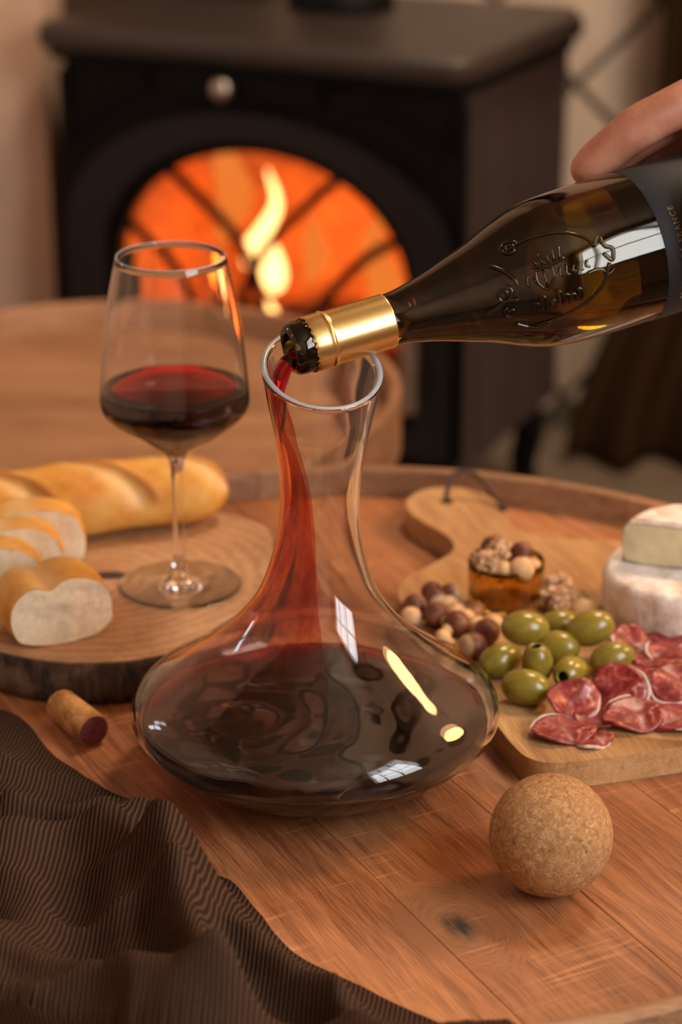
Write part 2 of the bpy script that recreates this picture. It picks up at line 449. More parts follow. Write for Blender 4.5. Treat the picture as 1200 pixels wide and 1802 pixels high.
# shell
for nm, c, s in (('side_panel', (BX0 + .01, (FY + BY) / 2 + .01, (BZ0 + BZ1) / 2), (0.02, BY - FY - .02, BZ1 - BZ0)),
                 ('side_panel', (BX1 - .01, (FY + BY) / 2 + .01, (BZ0 + BZ1) / 2), (0.02, BY - FY - .02, BZ1 - BZ0)),
                 ('back_panel', ((BX0 + BX1) / 2, BY - .01, (BZ0 + BZ1) / 2), (BX1 - BX0 - .04, 0.02, BZ1 - BZ0)),
                 ('bottom_plate', ((BX0 + BX1) / 2, (FY + BY) / 2, BZ0 + .01), (BX1 - BX0 - .04, BY - FY - .06, 0.02))):
    o = obj(nm, bbox(c, s, 0.004), M_litsideiron if nm == 'side_panel' else M_blackiron, st, smooth=False)
for k, yy in enumerate((0.10, 0.23, 0.36)):
    obj('side_rib', bbox((BX1 + 0.002, yy, 0.42), (0.008, 0.018, 0.46), 0.003), M_litsideiron, st, smooth=False)
pl = [(-0.315, 0.0), (0.285, 0.0), (0.309, 0.03), (0.325, 0.38), (0.295, 0.44), (-0.30, 0.44), (-0.330, 0.38), (-0.33, 0.02)]
obj('top_plate', prism(pl, 0.690, 0.725, 0.012, 4), M_top_sheen, st, sharp=50)
obj('top_moulding', prism([(x * 0.97, 0.012 + y * 0.95) for x, y in pl], 0.676, 0.692, 0.006, 3), M_blackiron, st, sharp=50)
fp = obj('flue_collar', lathe([(0.062, 0.725), (0.075, 0.725), (0.075, 0.74), (0.066, 0.75), (0.062, 0.75)], 40), M_blackiron, st); fp.location = (-0.005, 0.30, 0)
fp = obj('flue_pipe', lathe([(0.058, 0.73), (0.062, 0.73), (0.062, 2.93), (0.058, 2.93)], 40), M_blackiron, st); fp.location = (-0.005, 0.30, 0)
for sx in (BX0 + .05, BX1 - .05):
    for sy in (0.08, BY - .05):
        ox = 0.03 if sx > 0 else -0.03
        bm = tube(bmesh.new(), catmull([(sx, sy, 0.165), (sx + ox * .9, sy, 0.12), (sx + ox * .6, sy, 0.05), (sx + ox * 1.4, sy, 0.0)], 6), [0.028 - 0.0007 * i for i in range(19)], 10)
        obj('leg', bm, M_blackiron, st)
# firebox, logs, flames
bm = bmesh.new()
fx0, fx1, fy0, fy1, fz0, fz1 = -0.262, 0.248, FY + 0.022, 0.36, 0.195, 0.64
V = lambda x, y, z: bm.verts.new((x, y, z))
a = [V(fx0, fy0, fz0), V(fx1, fy0, fz0), V(fx1, fy0, fz1), V(fx0, fy0, fz1)]
b = [V(fx0 + .04, fy1, fz0), V(fx1 - .04, fy1, fz0), V(fx1 - .04, fy1, fz1), V(fx0 + .04, fy1, fz1)]
for i in range(4): bm.faces.new((a[i], a[(i + 1) % 4], b[(i + 1) % 4], b[i]))
bm.faces.new(b)
obj('firebox', bm, M_brick, st, smooth=False)
for k, (p, q, r) in enumerate((((-0.17, 0.16, 0.225), (0.12, 0.20, 0.225), 0.03), ((-0.12, 0.26, 0.23), (0.18, 0.22, 0.228), 0.032), ((-0.15, 0.20, 0.275), (0.05, 0.25, 0.29), 0.026))):
    P = [Vector(p).lerp(Vector(q), i / 10) for i in range(11)]
    bm = tube(bmesh.new(), P, [r * (1 + 0.12 * math.sin(i * 2.3 + k)) for i in range(11)], 12)
    obj('log', bm, M_char, st)
M_flame = emis('flame', (1.0, 0.66, 0.30), 5.0)
M_flame2 = emis('flame_soft', (1.0, 0.30, 0.06), 0.95)
def flame(pts, rads, mat):
    q = catmull(pts, 6); n = len(q); rr = [spl(i / (n - 1), [k / (len(rads) - 1) for k in range(len(rads))], rads) for i in range(n)]
    bm = tube(bmesh.new(), q, rr, 12)
    for v in bm.verts: v.co.y = 0.15 + (v.co.y - 0.15) * 0.5
    obj('flame', bm, mat, st)
flame([(-0.083, 0.15, 0.375), (-0.078, 0.15, 0.40), (-0.055, 0.15, 0.435), (-0.036, 0.15, 0.475), (-0.05, 0.15, 0.52)], [0.004, 0.013, 0.011, 0.007, 0.001], M_flame)
flame([(-0.047, 0.14, 0.348), (-0.041, 0.14, 0.362), (-0.040, 0.14, 0.388), (-0.046, 0.14, 0.430)], [0.005, 0.018, 0.017, 0.001], M_flame)
flame([(-0.050, 0.14, 0.296), (-0.048, 0.14, 0.307), (-0.050, 0.14, 0.320), (-0.052, 0.14, 0.336)], [0.004, 0.013, 0.012, 0.001], M_flame)
flame([(0.005, 0.18, 0.36), (0.018, 0.18, 0.40), (0.012, 0.18, 0.43), (0.02, 0.18, 0.46)], [0.004, 0.020, 0.014, 0.001], M_flame2)
flame([(-0.14, 0.2, 0.40), (-0.115, 0.2, 0.47), (-0.13, 0.2, 0.53), (-0.12, 0.2, 0.58)], [0.006, 0.028, 0.018, 0.002], M_flame2)
flame([(0.10, 0.2, 0.30), (0.12, 0.2, 0.36), (0.10, 0.2, 0.42), (0.11, 0.2, 0.47)], [0.006, 0.026, 0.018, 0.002], M_flame2)
ca, sa = math.cos(ST_ANG), math.sin(ST_ANG)
for i, ((x, y, z), e) in enumerate(FIRE):
    pointlight('fire_light', (-0.1194 + x * ca - y * sa, 1.7483 + x * sa + y * ca, z), e, (1.0, 0.19, 0.018), 0.04)

# ------------------------------------------------------------------ round tables with a raised lip
def clip_strip(cx, cy, R, ang, n0, n1, m=40):
    """outline of the part of the disc between the lines n=n0 and n=n1 (n measured along the normal, in world terms)"""
    d = Vector((math.cos(ang), math.sin(ang))); nn = Vector((-math.sin(ang), math.cos(ang)))
    c = Vector((cx, cy)); cn = c.dot(nn); cd = c.dot(d)
    lo, hi = max(n0 - cn, -R + 1e-4), min(n1 - cn, R - 1e-4)
    if hi - lo < 0.004: return None
    up, dn = [], []
    for k in range(m + 1):
        t = lo + (hi - lo) * k / m; h = math.sqrt(max(0, R * R - t * t))
        up.append(d * (cd + h) + nn * (cn + t)); dn.append(d * (cd - h) + nn * (cn + t))
    return up + dn[::-1]
def round_table(name, label, cx, cy, R, top, ang, seams, mtop, mrim, nseg, liph):
    t = thing(name, label, 'table', (cx, cy, 0))
    for a, b in zip(seams[:-1], seams[1:]):
        p = clip_strip(cx, cy, R - 0.011, ang, a + 0.0001, b - 0.0001)
        if p: obj('plank', prism(p, top - 0.022, top, 0.00035, 1), mtop, t, world=True, sharp=30)
    for k in range(nseg):
        a0, a1 = 2 * PI * k / nseg + 0.2, 2 * PI * (k + 1) / nseg - 0.002 + 0.2
        bm = bmesh.new(); rings = []
        pr = [(R - 0.0125, top - 0.03), (R - 0.0125, top + liph - 0.004), (R - 0.011, top + liph - 0.001), (R - 0.008, top + liph), (R - 0.003, top + liph), (R - 0.0005, top + liph - 0.002), (R, top + liph - 0.006), (R, top - 0.03)]
        for i in range(13):
            a = a0 + (a1 - a0) * i / 12
            rings.append([bm.verts.new((cx + r * math.cos(a), cy + r * math.sin(a), z)) for r, z in pr])
        for A, B in zip(rings[:-1], rings[1:]):
            for j in range(len(pr)): bm.faces.new((A[j], A[(j + 1) % len(pr)], B[(j + 1) % len(pr)], B[j]))
        bm.faces.new(rings[0]); bm.faces.new(rings[-1][::-1])
        obj('rim_segment', bm, mrim, t, world=True, sharp=40)
    obj('underframe', lathe([(0, top - .045), (R - .03, top - .045), (R - .03, top - .023), (0, top - .023)], 48), M_darkwood, t)
    for k in range(4):
        a = PI / 4 + k * PI / 2
        bm = tube(bmesh.new(), [((R - .1) * math.cos(a), (R - .1) * math.sin(a), top - .04), ((R - .06) * math.cos(a), (R - .06) * math.sin(a), 0.0)], [0.02, 0.013], 14)
        obj('leg', bm, M_blackiron, t)
    return t
ANG = math.radians(-62.5)
# normal used by clip_strip is (-sin, cos) = (.887, .462)
seams = [-0.40 + 0, -0.3055, -0.2125, -0.1195, -0.0265, 0.0670, 0.1610, 0.254, 0.347, 0.44, 0.54]
round_table('round_table', 'round wooden plank table with raised lip carrying the decanter and the food', 0.0098, 0.1054, 0.3876, T, ANG, seams, M_wood, M_rim, 8, 0.022)
round_table('round_table', 'lower round wooden table with raised lip standing behind, close to the stove', -0.226, 0.8987, 0.2850, 0.52, 0.0, [0.60, 0.70, 0.80, 0.90, 1.0, 1.1, 1.2], M_wood2, M_rim, 6, 0.03)

# ------------------------------------------------------------------ decanter
DX, DY = -0.0165, 0.0299
SH = math.tan(0.0247)
ZK = [0, .006, .015, .027, .04, .053, .066, .08, .095, .115, .14, .165, .19, .215, .24, .26, .28]
RK = [.0420, .0640, .0838, .0995, .1098, .1057, .0878, .0690, .0518, .0369, .0277, .0234, .0236, .0268, .0318, .036, .0415]
def rdec(z): return spl(z, ZK, RK)
def dshear(x, y, z): return (x + SH * z, y, z)
def rimz(a):
    z = 0.254
    for _ in range(12):
        r = rdec(z); z = 0.254 - 0.10 * r * math.cos(a) + 0.35 * r * math.sin(a)
    return z
GT = 0.0026
NA = 128
def dec_surface(bm, off, zlist_lo, nhi, pole):
    rings = []
    for z in zlist_lo:
        r = rdec(z) - off
        rings.append([bm.verts.new(dshear(r * math.cos(2 * PI * i / NA), r * math.sin(2 * PI * i / NA), max(z, off) if off else z)) for i in range(NA)])
    for k in range(1, nhi + 1):
        ring = []
        for i in range(NA):
            a = 2 * PI * i / NA; z = 0.20 + (rimz(a) - 0.20) * k / nhi; r = rdec(z) - off - (0.0012 * sm(0.215, 0.245, z) if off else 0)
            ring.append(bm.verts.new(dshear(r * math.cos(a), r * math.sin(a), z)))
        rings.append(ring)
    for A, B in zip(rings[:-1], rings[1:]):
        for i in range(NA): bm.faces.new((A[i], A[(i + 1) % NA], B[(i + 1) % NA], B[i]))
    p = bm.verts.new((0, 0, pole))
    for i in range(NA): bm.faces.new((p, rings[0][(i + 1) % NA], rings[0][i]))
    return rings
bm = bmesh.new()
zl = [0, .001, .003] + [.006 + (.2 - .006) * k / 62 for k in range(63)]
R1 = dec_surface(bm, 0, zl, 14, 0.004)
zi = [.0035 + (.2 - .0035) * k / 62 for k in range(63)]
R2 = dec_surface(bm, GT, zi, 14, 0.0075)
mid = []
for i in range(NA):
    a, b = R1[-1][i].co, R2[-1][i].co
    mid.append(bm.verts.new((a + b) / 2 + Vector((0, 0, 0.0011))))
for A, B in ((R1[-1], mid), (mid, R2[-1])):
    for i in range(NA): bm.faces.new((A[i], A[(i + 1) % NA], B[(i + 1) % NA], B[i])).material_index = 1
dec = obj('decanter', bm, [M_glass, M_brightrim]); dec.location = (DX, DY, T + 0.0002)
tag(dec, 'clear glass wine decanter with wide flat body and slanted rim standing on the table', 'decanter')
# wine inside
WL = 0.036
bm = bmesh.new(); rings = []
zw = [.0036 + (WL - .0036) * k / 16 for k in range(17)]
def wr_(z): return rdec(z) - GT + 0.0003
for z in zw:
    r = wr_(z); rings.append([bm.verts.new(dshear(r * math.cos(2 * PI * i / NA), r * math.sin(2 * PI * i / NA), z)) for i in range(NA)])
for k in range(1, 40):
    f = 1 - k / 40; r = wr_(WL) * f; ring = []
    for i in range(NA):
        a = 2 * PI * i / NA; x, y = r * math.cos(a), r * math.sin(a)
        d = math.hypot(x + 0.045, y + 0.0)
        h = 0.0014 * math.sin(d * 190) * math.exp(-d * 12) + 0.0045 * fbm(x * 17, y * 17, 3, 2) * sm(0, 0.2, 1 - f)
        if k == 1: h += -0.0003
        ring.append(bm.verts.new(dshear(x, y, WL + h)))
    rings.append(ring)
for A, B in zip(rings[:-1], rings[1:]):
    for i in range(NA): bm.faces.new((A[i], A[(i + 1) % NA], B[(i + 1) % NA], B[i]))
p = bm.verts.new(dshear(0, 0, WL))
for i in range(NA): bm.faces.new((p, rings[-1][i], rings[-1][(i + 1) % NA]))
p = bm.verts.new((0, 0, .0070))
for i in range(NA): bm.faces.new((p, rings[0][(i + 1) % NA], rings[0][i]))
dw = obj('red_wine', bm, M_wine); dw.location = dec.location
tag(dw, 'dark red wine pooled in the wide body of the decanter', 'wine')
# poured stream with the film that runs down the neck
MF = Mat('wine_film')
fn = MF.noise(MF.map(MF.co(), scale=(60, 60, 9)), 1.0, 4, 0.6, 1.2)
tint = MF.ramp(fn, [(0.3, (0.62, 0.16, 0.12)), (0.5, (0.84, 0.38, 0.28)), (0.68, (0.92, 0.55, 0.42))])
tr = MF.n('BsdfTransparent', {'Color': tint}); gl = MF.n('BsdfGlossy', {'Color': (0.9, 0.6, 0.55), 'Roughness': 0.15})
fr = MF.n('Fresnel', {'IOR': 1.2})
df = MF.n('BsdfDiffuse', {'Color': (0.45, 0.07, 0.05)})
m1 = MF.n('MixShader', {'Fac': 0.05}); MF.t.links.new(tr.outputs[0], m1.inputs[1]); MF.t.links.new(df.outputs[0], m1.inputs[2])
fz = MF.n('SeparateXYZ', {0: MF.co()}).outputs[2]
fn2 = MF.noise(MF.map(MF.co(), scale=(30, 30, 30)), 1.0, 3)
fade = MF.math('MULTIPLY', MF.math('SUBTRACT', MF.math('ADD', fz, MF.math('MULTIPLY', fn2, 0.05)), 0.062), 14.0, True)
ms = MF.n('MixShader', {'Fac': MF.math('MULTIPLY', fr.outputs[0], 0.35)})
MF.t.links.new(m1.outputs[0], ms.inputs[1]); MF.t.links.new(gl.outputs[0], ms.inputs[2])
mt_ = MF.n('MixShader', {'Fac': fade}); MF.t.links.new(MF.n('BsdfTransparent').outputs[0], mt_.inputs[1]); MF.t.links.new(ms.outputs[0], mt_.inputs[2])
MF.surf(mt_)
bm = bmesh.new(); rows = []
zf = [0.246, 0.225, 0.20, 0.17, 0.14, 0.11, 0.085, 0.065, 0.05, 0.038]
ff = [50, 58, 70, 82, 88, 92, 97, 80, 40, 10]
fb = [-6, -20, -45, -70, -80, -90, -100, -110, -120, -120]
NZ = 90
for k in range(NZ + 1):
    z = 0.246 - (0.246 - 0.0365) * k / NZ
    a1 = spl(-z, [-q for q in zf], ff) + 3.0 * fbm(z * 40, 2.0, 0, 2); a0 = spl(-z, [-q for q in zf], fb)
    row = []
    for i in range(33):
        ph = math.radians(a0 + (a1 - a0) * i / 32); th = PI + ph
        r = rdec(z) - GT + 0.0004
        row.append(bm.verts.new(dshear(r * math.cos(th), r * math.sin(th), min(z, rimz(th) - 0.002))))
    rows.append(row)
for A, B in zip(rows[:-1], rows[1:]):
    for i in range(32): bm.faces.new((A[i], A[i + 1], B[i + 1], B[i]))
wst = thing('wine_stream', 'stream of red wine falling from the bottle mouth and sheeting down inside the decanter neck', 'wine', dec.location)
obj('wine_sheet', bm, MF.m, wst)
M_stream = glass('poured_wine', (0.95, 0.8, 0.8), 0, 1.34, (0.85, 0.0, 0.06), 420)
mo = Vector((-0.0292, 0.0238, 0.8684)) - Vector(dec.location)
q = catmull([mo + Vector((0.008, 0.003, -0.0040)), mo + Vector((0.001, 0.0, -0.0062)), mo + Vector((-0.0030, -0.002, -0.0105)), mo + Vector((-0.0052, -0.0042, -0.0180)), mo + Vector((-0.0058, -0.0055, -0.026)), mo + Vector((-0.0050, -0.0062, -0.034)), mo + Vector((-0.0030, -0.0068, -0.046))], 8)
n_ = len(q)
bm = tube(bmesh.new(), q, [0.0050 - 0.0043 * sm(0.35, 1.0, i / n_) for i in range(n_)], 14)
for v in bm.verts: v.co += Vector((fbm(v.co.x * 160, v.co.y * 160, v.co.z * 160, 2), 0, 0)) * 0.0006
obj('falling_wine', bm, M_stream, wst)

# ------------------------------------------------------------------ bottle
BM_ = Vector((-0.0292, 0.0238, 0.8684)); BA = Vector((0.9110, 0.3758, 0.1700)).normalized()
bq = BA.to_track_quat('Z', 'Y')
# local y axis chosen so that +x of the label frame faces the camera
bmat = Matrix.Translation(BM_) @ bq.to_matrix().to_4x4()
bt = bpy.data.objects.new('wine_bottle', None); COL.objects.link(bt); bt.matrix_world = bmat; bt.matrix_basis = bmat
tag(bt, 'dark olive glass wine bottle with gold foil neck tipped over the decanter', 'bottle')
BS = [0, .0615, .0700, .0815, .0925, .1035, .1205, .137, .150, .1635, .182, .2, .285]
BR = [.0148, .0150, .0158, .0183, .0212, .0247, .0302, .0368, .0411, .0434, .0445, .0447, .0447]
def rbot(s): return spl(s, BS, BR)
outer = [(.0095, .0012), (.0102, .0003), (.0115, 0), (.0135, .0006), (.0149, .0025), (.0153, .006), (.0152, .0105), (.0146, .012)]
outer += [(rbot(s), s) for s in [.014 + (.285 - .014) * k / 70 for k in range(71)]]
outer += [(.0440, .290), (.042, .2935), (.038, .295), (.02, .293), (0, .286)]
inner = [(0, .282), (.02, .289), (.036, .2905), (.0395, .288), (.0415, .284)]
inner += [(max(.0095, rbot(s) - .0032), s) for s in [.28 - (.28 - .014) * k / 66 for k in range(67)]]
inner += [(.0095, .006), (.0095, .0012)]
obj('bottle_glass', lathe(outer + inner, 96), M_bottle, bt)
M_gold = Mat('gold_foil')
gn = M_gold.noise(M_gold.map(M_gold.co(), scale=(1, 1, 0.5)), 900, 3)
M_gold = M_gold.pbr((0.86, 0.60, 0.24), 0.27, 1.0, M_gold.bump(gn, 0.06, 0.0004))
def jag(r, z, a):
    if z < 0.0125: z = z + 0.0012 * fbm(math.cos(a) * 9, math.sin(a) * 9, 1, 3) + 0.0007 * math.sin(a * 23)
    return r, z
cap = [(.0151, .0115), (.01585, .0112), (.0161, .0118), (.0162, .0130), (.0163, .0165), (.0163, .0205), (.0163, .0216), (.01655, .0220), (.01662, .0226), (.01655, .0232), (.0161, .0236), (.0158, .0242), (.0157, .0252)]
cap += [(.0157, .0262 + .0338 * k / 12) for k in range(13)] + [(.01568, .0606), (.0154, .0608), (.0150, .0609)]
obj('foil_capsule', lathe(cap, 120, jag), M_gold, bt, sharp=60)
# label wrapped round the body
LS0 = 0.2175
M_label = plain('black_label', (0.013, 0.014, 0.017), 0.62, 0, 900, 0.3, 0.25, 0.4, 0.0003)
lab = obj('label', lathe([(.0448, LS0), (.04505, LS0 + .0003), (.04505, .279), (.0448, .2793)], 96), M_label, bt, sharp=40)
camdir = (Vector((0, -1.18, 1.26)) - (BM_ + BA * 0.225)); loc3 = bq.to_matrix().transposed()
cl = loc3 @ camdir; PHC = math.atan2(cl.y, cl.x)          # azimuth on the bottle that faces the photograph's side
upl = loc3 @ Vector((0, 0, 1)); PHU = math.atan2(upl.y, upl.x)
SGN = 1 if math.sin(PHU - PHC) > 0 else -1
M_ink = plain('gold_ink', (0.50, 0.36, 0.20), 0.5, 0.2, 400, 0.1, 0.0)
def wrap_text(txt, size, s_base, ph0, spacing=1.25):
    cu = bpy.data.curves.new('lettering', 'FONT'); cu.body = txt; cu.size = size; cu.space_character = spacing
    cu.align_x = 'CENTER'; cu.resolution_u = 3
    o = bpy.data.objects.new('lettering', cu); COL.objects.link(o)
    dg = bpy.context.evaluated_depsgraph_get(); me = bpy.data.meshes.new_from_object(o.evaluated_get(dg))
    bpy.data.objects.remove(o)
    bm = bmesh.new(); bm.from_mesh(me); bpy.data.meshes.remove(me)
    bmesh.ops.solidify(bm, geom=bm.faces[:], thickness=0.0001)
    for v in bm.verts:
        ph = ph0 + SGN * v.co.x / 0.0451; s = s_base - v.co.y; r = 0.0451 + (0.00012 if v.co.z > -1 else 0)
        v.co = Vector((r * math.cos(ph), r * math.sin(ph), s))
    return bm
bmx = wrap_text('PRODUIT DE FRANCE', 0.0050, LS0 + 0.0125, PHC + SGN * math.radians(-17))
obj('lettering', bmx, M_ink, lab, smooth=False)
# raised glass cartouche on the shoulder: scrolls, crown and a band of letters
def onb(u, v, lift=0.0006):
    """u along the bottle from the mouth (m), v round it from the camera-facing line (m, up positive)"""
    r = rbot(u) + lift; ph = PHC + SGN * v / rbot(u)
    return (r * math.cos(ph), r * math.sin(ph), u)
bm = bmesh.new()
U0, VC = 0.150, -0.001
def scr(pts, rad=0.0011, k=6):
    tube(bm, [onb(U0 + p[0], VC + p[1], 0.0003) for p in [(q.x, q.y) for q in catmull([(a, b, 0) for a, b in pts], k)]], rad, 8)
def spiral(cx, cy, r0, a0, turns, sgn=1, rad=0.0011):
    P = []
    for i in range(22):
        t = i / 21; a = a0 + sgn * turns * 2 * PI * t; r = r0 * (1 - 0.75 * t); P.append((cx + r * math.cos(a), cy + r * math.sin(a), 0))
    tube(bm, [onb(U0 + p[0], VC + p[1], 0.0003) for p in P], rad, 8)
scr([(-.022, .019), (-.008, .023), (.010, .021), (.022, .014), (.026, .007)], .0009)
scr([(.026, .007), (.030, .012), (.032, .006), (.036, .003), (.034, -.003), (.030, .002)], .0012)
scr([(-.014, -.029), (.002, -.027), (.018, -.021), (.028, -.012), (.026, -.006), (.018, -.006)], .0010)
spiral(-.018, .021, .0052, 0.3, 1.5)
scr([(-.031, .014), (-.026, .009), (-.022, .003), (-.021, -.001)], .0013)
spiral(-.029, -.004, .0050, 1.2, 1.4, -1)
scr([(-.040, -.012), (-.034, -.010), (-.028, -.008), (-.022, -.009)], .0014)
spiral(-.027, -.015, .0035, 2.0, 1.2, 1)
scr([(-.024, -.024), (-.017, -.029), (-.010, -.031), (-.006, -.028)], .0013)
scr([(.032, -.004), (.029, -.010), (.034, -.008)], .0011)
# crown
for dx in (-.008, -.004, 0, .004, .008):
    scr([(dx * .8 - .002, .006), (dx - .002, .0125)], .0009, 3)
scr([(-.011, .006), (-.002, .0045), (.007, .006)], .0010)
# small shield with quarter lines
scr([(-.010, .0035), (-.0105, -.003), (-.006, -.008), (-.0015, -.003), (-.002, .0035), (-.010, .0035)], .0009)
scr([(-.006, .003), (-.006, -.007)], .0007, 3)
# curling letter-like strokes on the ribbon
for i, (dx, h) in enumerate(((-.016, .006), (-.012, .004), (.002, .005), (.006, .006), (.010, .004), (.014, .005), (.018, .004))):
    scr([(dx, -.001), (dx + .0012, -.001 + h * .5), (dx, -.001 - h * .2), (dx + .002, -.001 - h * .5)], .0008, 4)
for i, (dx, h) in enumerate(((-.014, .005), (-.010, .008), (-.005, .004), (-.001, .008), (.003, .005), (.007, .004), (.011, .006))):
    scr([(dx, -.019), (dx - .001, -.019 + h), (dx + .002, -.019 + h * .8), (dx + .002, -.020)], .0008, 4)
obj('embossed_crest', bm, M_bottle, bt)
# wine left in the bottle, level with the mouth
bm = lathe([(0, .2815)] + [(r + .0002, s) for r, s in inner[1:-1]] + [(0, .006)], 64)
Wm = bq.to_matrix().to_4x4(); Wm.translation = BM_
lvl = BM_.z + 0.0005
nl = loc3 @ Vector((0, 0, 1)); pl_ = loc3 @ (Vector((0, 0, lvl)) - BM_)
ret = bmesh.ops.bisect_plane(bm, geom=bm.verts[:] + bm.edges[:] + bm.faces[:], plane_co=pl_, plane_no=nl, clear_outer=True)
bmesh.ops.holes_fill(bm, edges=[e for e in bm.edges if e.is_boundary], sides=0)
wbt = obj('red_wine', bm, M_wine); wbt.matrix_world = bmat
tag(wbt, 'dark red wine left along the lower side of the tilted bottle', 'wine')

# ------------------------------------------------------------------ hand
def skin_figure(name, chains, mat, voxel=0.0015, gain=1.13):
    """one skinned chain per bone line, all fused into one surface by the voxel remesh"""
    me = bpy.data.meshes.new(name); vs, es, rad, roots = [], [], [], []
    for ch in chains:
        b0_ = len(vs); roots.append(b0_)
        for k, (p, r) in enumerate(ch):
            vs.append(Vector(p)); rad.append(r * gain)
            if k: es.append((b0_ + k - 1, b0_ + k))
    me.from_pydata(vs, es, [])
    o = bpy.data.objects.new(name, me); COL.objects.link(o)
    m = o.modifiers.new('skin', 'SKIN'); m.use_smooth_shade = True
    for i, v in enumerate(me.skin_vertices[0].data):
        v.radius = (rad[i], rad[i]); v.use_root = i in roots
    s = o.modifiers.new('sub', 'SUBSURF'); s.levels = 2; s.render_levels = 2
    r = o.modifiers.new('remesh', 'REMESH'); r.mode = 'VOXEL'; r.voxel_size = voxel; r.use_smooth_shade = True
    c = o.modifiers.new('smooth', 'SMOOTH'); c.factor = 0.6; c.iterations = 9
    me.materials.append(mat)
    return o
MS = Mat('skin')
sv = MS.co()
s1 = MS.noise(sv, 45, 4); s2 = MS.noise(sv, 900, 3); s3 = MS.noise(MS.map(sv, scale=(1, 1, 3)), 260, 3)
sc_ = MS.ramp(s1, [(0.3, (0.36, 0.13, 0.075)), (0.55, (0.47, 0.20, 0.125)), (0.75, (0.56, 0.28, 0.19))])
M_skin = MS.pbr(sc_, 0.48, 0, MS.bump(MS.math('ADD', s2, s3), 0.22, 0.0006), 0.4, Subsurface_Weight=0.12, Subsurface_Radius=(0.01, 0.004, 0.002), Subsurface_Scale=0.4)
def bl(s, ph, rad):          # a point in the bottle's frame: s along, ph degrees from the camera-facing line (positive up and over), rad from the axis
    a = PHC + SGN * math.radians(ph)
    return bmat @ Vector((rad * math.cos(a), rad * math.sin(a), s))
WR_ = Vector((0.303, 0.205, 0.992)); FA_ = Vector((0.420, 0.275, 1.020))
KN = [Vector((.2060, .1447, .9830)), Vector((.2230, .1680, .9840)), Vector((.2410, .1880, .9780)), Vector((.2610, .2030, .9670))]
WO = [Vector((-.012, -.013, .004)), Vector((-.004, -.004, .002)), Vector((.004, .004, -.001)), Vector((.012, .013, -.004))]
FING = [[(Vector((.1895, .1405, .9770)), .0120), (Vector((.1738, .1378, .9688)), .0134), (Vector((.1640, .1395, .9600)), .0116), (Vector((.1555, .1409, .9522)), .0120), (Vector((.1375, .1392, .9345)), .0108)],
        [(bl(.236, 112, .0610), .0124), (bl(.226, 140, .0580), .0112), (bl(.220, 163, .0565), .0098)],
        [(bl(.262, 118, .0610), .0120), (bl(.252, 146, .0575), .0108), (bl(.246, 170, .0560), .0095)],
        [(bl(.286, 124, .0585), .0104), (bl(.279, 148, .0560), .0095), (bl(.274, 168, .0550), .0085)]]
chains = [[(WR_ + (FA_ - WR_) * 1.0, .036), (WR_ + (FA_ - WR_) * .5, .031), (WR_, .0255), (WR_.lerp(KN[1], .5) + Vector((0, 0, .001)), .022)]]
for k_, o_, f_ in zip(KN, WO, FING):
    w_ = WR_ + o_
    chains.append([(w_, .0165), (w_.lerp(k_, .5) + Vector((0, 0, .003)), .0150), (k_, .0142)] + f_)
THM = [(Vector((0.236, 0.130, 0.9660)), .0165), (Vector((0.216, 0.099, 0.958)), .0138), (bl(.243, 12, .0585), .0120), (bl(.2415, -12, .0572), .0112), (bl(.2385, -26, .0555), .0094)]
chains.append([(WR_ + WO[0], .0170), (Vector((.262, .158, .976)), .0180)] + THM)
chains.append([(Vector((.240, .168, .981)), .0150), (THM[0][0], .0140)])
chains.append([(Vector((.224, .155, .981)), .0120), (Vector((.222, .130, .971)), .0105), (THM[1][0] + Vector((.006, .006, 0)), .0100)])
chains.append([(Vector((.250, .170, .975)), .0160), (Vector((.270, .198, .972)), .0160)])
hand = skin_figure('person', chains, M_skin)
tag(hand, 'bare hand reaching in and gripping the tilted wine bottle from above', 'person')
M_nail = plain('fingernail', (0.62, 0.36, 0.29), 0.3, 0, 200, 0.05, 0)
def nail(p, d, up, s):
    d = d.normalized(); up = (up - d * up.dot(d)).normalized(); sx = d.cross(up)
    bm = bmesh.new(); bmesh.ops.create_uvsphere(bm, u_segments=16, v_segments=8, radius=1)
    for v in bm.verts: v.co = p + d * v.co.x * s * 1.3 + sx * v.co.y * s + up * v.co.z * s * 0.25
    obj('fingernail', bm, M_nail, hand)
ti, di = FING[0][4][0], FING[0][3][0]; ou = (bl(.207, 95, .09) - ti).normalized()
nail(ti.lerp(di, .30) + ou * .0098, ti - di, ou, .0050)
tt, tdd = THM[4][0], THM[3][0]; ou = (tt - bl(.2385, -26, 0)).normalized()
nail(tt.lerp(tdd, .45) + ou * .0088, tt - tdd, ou, .0056)

# ------------------------------------------------------------------ log slice board, wine glass
SLZ = T + 0.031
ol = [(-.0988, .1366), (-.127, .1215), (-.1446, .1173), (-.1807, .1173), (-.219, .1323), (-.262, .162), (-.288, .215), (-.285, .285), (-.255, .345), (-.20, .378), (-.14, .383), (-.095, .370), (-.0709, .3568), (-.0536, .3372), (-.0480, .3055), (-.050, .26), (-.055, .21), (-.072, .163)]
op = [(p.x, p.y) for p in catmull([(a, b, 0) for a, b in ol], 10, True)]
SCX, SCY = -0.165, 0.248
MSl = Mat('log_end_grain')
lv = MSl.map(MSl.co(), loc=(-SCX, -SCY, 0))
ln = MSl.noise(lv, 14, 3); lv2 = MSl.map(lv, scale=(1, 1, 0))
ld = MSl.n('VectorMath', {0: lv2}, operation='LENGTH').outputs['Value']
lr = MSl.math('SINE', MSl.math('ADD', MSl.math('MULTIPLY', ld, 620), MSl.math('MULTIPLY', ln, 16)))
lf = MSl.noise(lv, 180, 4)
